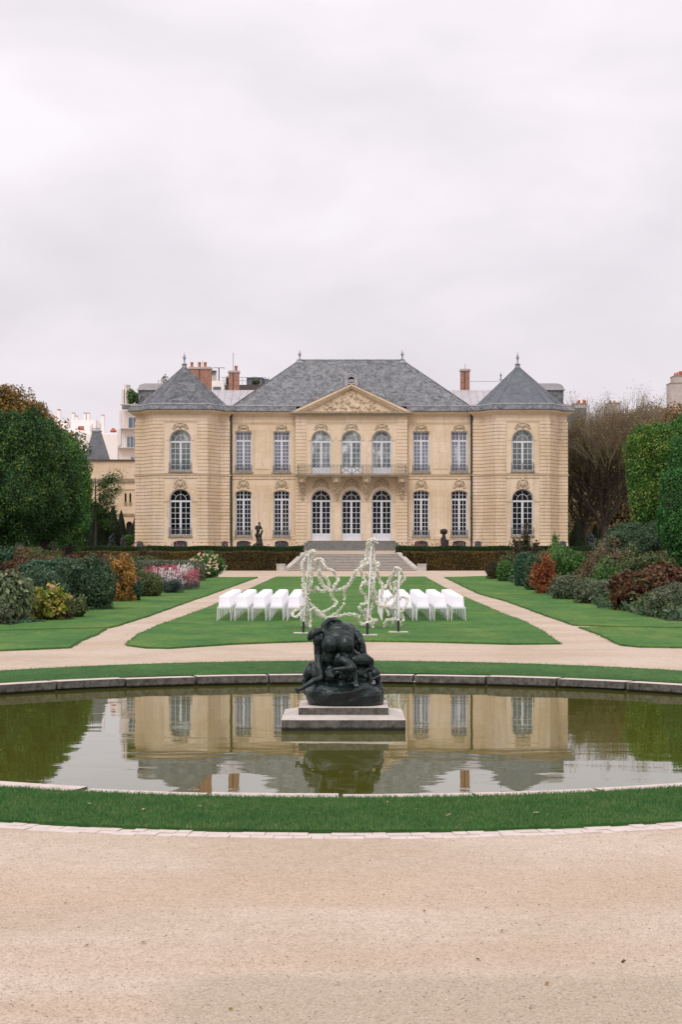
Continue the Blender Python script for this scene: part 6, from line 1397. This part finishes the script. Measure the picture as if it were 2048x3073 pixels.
n = 60; C0 = np.stack([rng.uniform(WX(570, 110), WX(655, 110), n), 110.6 + rng.uniform(-.6, .3, n), rng.uniform(WZ(1720, 110), WZ(1662, 110), n)], 1); C = np.repeat(C0, 8, 0) + rng.normal(size=(n * 8, 3)) * .03
quads('bloom', leaf_quads(C, np.tile([0, -1., .3], (len(C), 1)), .075, .9), 'petal_c', RB_)
shrub('sedum_bed', 'dark red low planting near the left edge of the photo', 5, 160, 1668, 82, .1, 'red', 1.6, lump=.2, extra=((60, 1700, 50, 18),))
shrub('sedum_bed', 'dark red low planting behind the big dark bush', 172, 320, 1659, 92, .1, 'red', 1.6, lump=.2)
shrub('willow_shrub', 'pale feathery willow shrub under the left trees', 48, 190, 1641, 98, .14, 'pale', 1.3, lump=.25, asp=.2, bias=.6, thick=.3, cat='shrub')
shrub('garden_shrub', 'blue-green shrub at the foot of the left trees', -60, 40, 1650, 88, .1, 'teal', 1.8)
shrub('garden_shrub', 'brownish low shrub before the left end of the brown hedge', 415, 465, 1648, 122, .1, 'purple', 1.2, lump=.3)
shrub('garden_shrub', 'reddish brown low planting in front of the brown hedge', 300, 420, 1662, 118, .1, 'rose', 1.6)
shrub('garden_shrub', 'mid green low planting behind the smooth hedge', 360, 480, 1672, 112, .1, 'olive', 1.6)
# right border, far to near
shrub('garden_shrub', 'small reddish olive bush at the far end of the right border', 1462, 1500, 1690, 108, .08, 'purple', 1.8, extra=((1478, 1712, 16, 20),))
shrub('box_ball', 'light green clipped ball near the far end of the right border', 1490, 1548, 1680, 103, .08, 'mid', 2.2, lump=.06)
shrub('box_ball', 'tall dark blue-green clipped dome in the right border', 1545, 1612, 1655, 94, .08, 'teal', 2.3, lump=.05, boxy=2.6)
shrub('box_ball', 'dark clipped dome overlapping the taller one to its right', 1575, 1642, 1662, 88, .08, 'bush', 2.3, lump=.06, boxy=2.6)
shrub('maple_shrub', 'red and orange autumn shrub between dark domes in the right border', 1600, 1662, 1680, 83, .1, 'redor', 1.5, lump=.3, thick=.22)
shrub('garden_shrub', 'loose bright green shrub behind the red and orange one', 1622, 1762, 1642, 92, .1, 'mid', 1.6, lump=.25, thick=.25)
shrub('low_bush', 'grey-green rounded bush right of the red and orange shrub', 1656, 1758, 1727, 76.5, .07, 'grey', 2.1, lump=.1)
shrub('low_bush', 'second grey-green rounded bush nearer the dark red shrub', 1728, 1842, 1738, 72, .07, 'grey', 2.1, lump=.12)
shrub('viburnum', 'tall viburnum with reddening leaves in the middle of the right border', 1748, 1896, 1644, 86, .1, 'rose', 1.6, lump=.25, thick=.22)
shrub('garden_shrub', 'mixed green filling shrub behind the dark red shrub', 1840, 2010, 1662, 84, .1, 'olive', 1.6, lump=.28, thick=.25)
shrub('garden_shrub', 'mid green shrub rising above the two grey-green bushes', 1780, 1870, 1695, 76, .09, 'mid', 1.4, lump=.28)
shrub('oakleaf_hydrangea', 'wide dark red oak-leaved hydrangea in the right border', 1832, 2070, 1694, 66, .13, 'red', 2.8, lump=.24, thick=.2, asp=.65, extra=((1880, 1760, 48, 45), (1890, 1800, 42, 42)))
shrub('low_bush', 'grey-green fine-leaved bush cut by the right edge of the photo', 1938, 2110, 1754, 61, .06, 'grey', 2.0, lump=.1)
shrub('ground_cover', 'low green ground plants at the foot of the right border', 1800, 1890, 1818, 67.5, .07, 'teal', 1.2)
shrub('ground_cover', 'low green trailing plants beside the lawn at the near left border', 20, 120, 1858, 57.2, .07, 'teal', 1.1)
shrub('photinia', 'dark pointed brownish shrub in front of the right end of the hedge', 1536, 1620, 1640, 116, .11, 'purple', 1.5, lump=.35, thick=.25, extra=((1580, 1615, 16, 30), (1548, 1630, 14, 14), (1608, 1635, 12, 12)))
shrub('garden_shrub', 'bright small sapling tip poking above the hedge before the right pavilion', 1652, 1684, 1612, 120, .09, 'mid', 1.2, lump=.3, extra=((1664, 1618, 7, 14),))
shrub('evergreen_bush', 'large dark round evergreen below the yellow-tinged tree', 1822, 1972, 1572, 108, .1, 'bush', 2.2, lump=.12, extra=((1895, 1620, 75, 50),))
shrub('garden_shrub', 'grey-green wild rose between the crouching bronze and the round evergreen', 1790, 1850, 1625, 112, .1, 'grey', 1.4, lump=.3)
for i, (a, b, t_, D_, m_, lab) in enumerate(((1640, 1760, 1652, 110, 'mid', 'light green shrub filling the gap under the crouching bronze'), (1960, 2100, 1640, 96, 'olive', 'tangled olive shrub at the foot of the right edge tree'), (1500, 1560, 1668, 112, 'olive', 'gold-green low shrub against the right end of the brown hedge'))):
    shrub('garden_shrub', lab, a, b, t_, D_, .1, m_, 1.5, lump=.25)
# mixed low planting that closes the beds between the named shrubs
M['fill'] = leafmat('mixed border leaves', [(0, (0.03, 0.06, 0.02)), (0.25, (0.06, 0.12, 0.035)), (0.45, (0.13, 0.17, 0.06)), (0.6, (0.09, 0.10, 0.04)), (0.72, (0.2, 0.1, 0.04)), (0.85, (0.07, 0.15, 0.05)), (1, (0.2, 0.22, 0.09))], 0.55, 0.45)
for a, b, lab in ((-500, 640, 0), (1480, 2700, 1)):
    n = 150000; D_ = rng.uniform(60, 130, n); px = rng.uniform(a, b, n)
    edge = [(57.2, 36), (66, 260), (78, 410), (92, 520), (110, 640), (128, 640)] if lab == 0 else [(57, 2020), (62, 1900), (70, 1770), (80, 1640), (95, 1540), (110, 1480), (128, 1470)]
    e = np.interp(D_, [q[0] for q in edge], [q[1] for q in edge]); m_ = (e - px) if lab == 0 else (px - e); k = m_ > 22; D_, px, m_ = D_[k], px[k], m_[k]; X = (px - CX) * D_ / F
    clump = .5 + .5 * np.sin(X * 1.9 + np.sin(D_ * .9) * 2) * np.sin(D_ * 1.3 + X * .7); top = np.clip(m_ / 70, .25, 1) * (.35 + .55 * clump)
    P = np.stack([X, D_, np.array([g(d) for d in D_]) + top * np.sqrt(rng.random(len(D_)))], 1)
    quads('mixed_planting', leaf_quads(P, np.tile([0, -.3, 1.], (len(P), 1)), .13, .5), 'fill', None, tuple(P[0]), kind='stuff')
# low ground cover closing the beds
for a, b, lab in ((-500, 640, 0), (1480, 2700, 1)):
    n = 60000; D_ = rng.uniform(58, 128, n); px = rng.uniform(a, b, n); lim = np.array([0.0] * n)
    edge = [(57.2, 36), (66, 260), (78, 410), (92, 520), (110, 640), (128, 640)] if lab == 0 else [(57, 2020), (62, 1900), (70, 1770), (80, 1640), (95, 1540), (110, 1480), (128, 1470)]
    e = np.interp(D_, [q[0] for q in edge], [q[1] for q in edge]); k = (px < e - 12) if lab == 0 else (px > e + 12)
    D_, px = D_[k], px[k]; P = np.stack([(px - CX) * D_ / F, D_, np.array([g(d) for d in D_]) + np.abs(rng.normal(size=len(D_))) * .26], 1)
    quads('ground_cover', leaf_quads(P, np.tile([0, 0, 1.], (len(P), 1)), .17), 'bush', None, tuple(P[0]), kind='stuff')
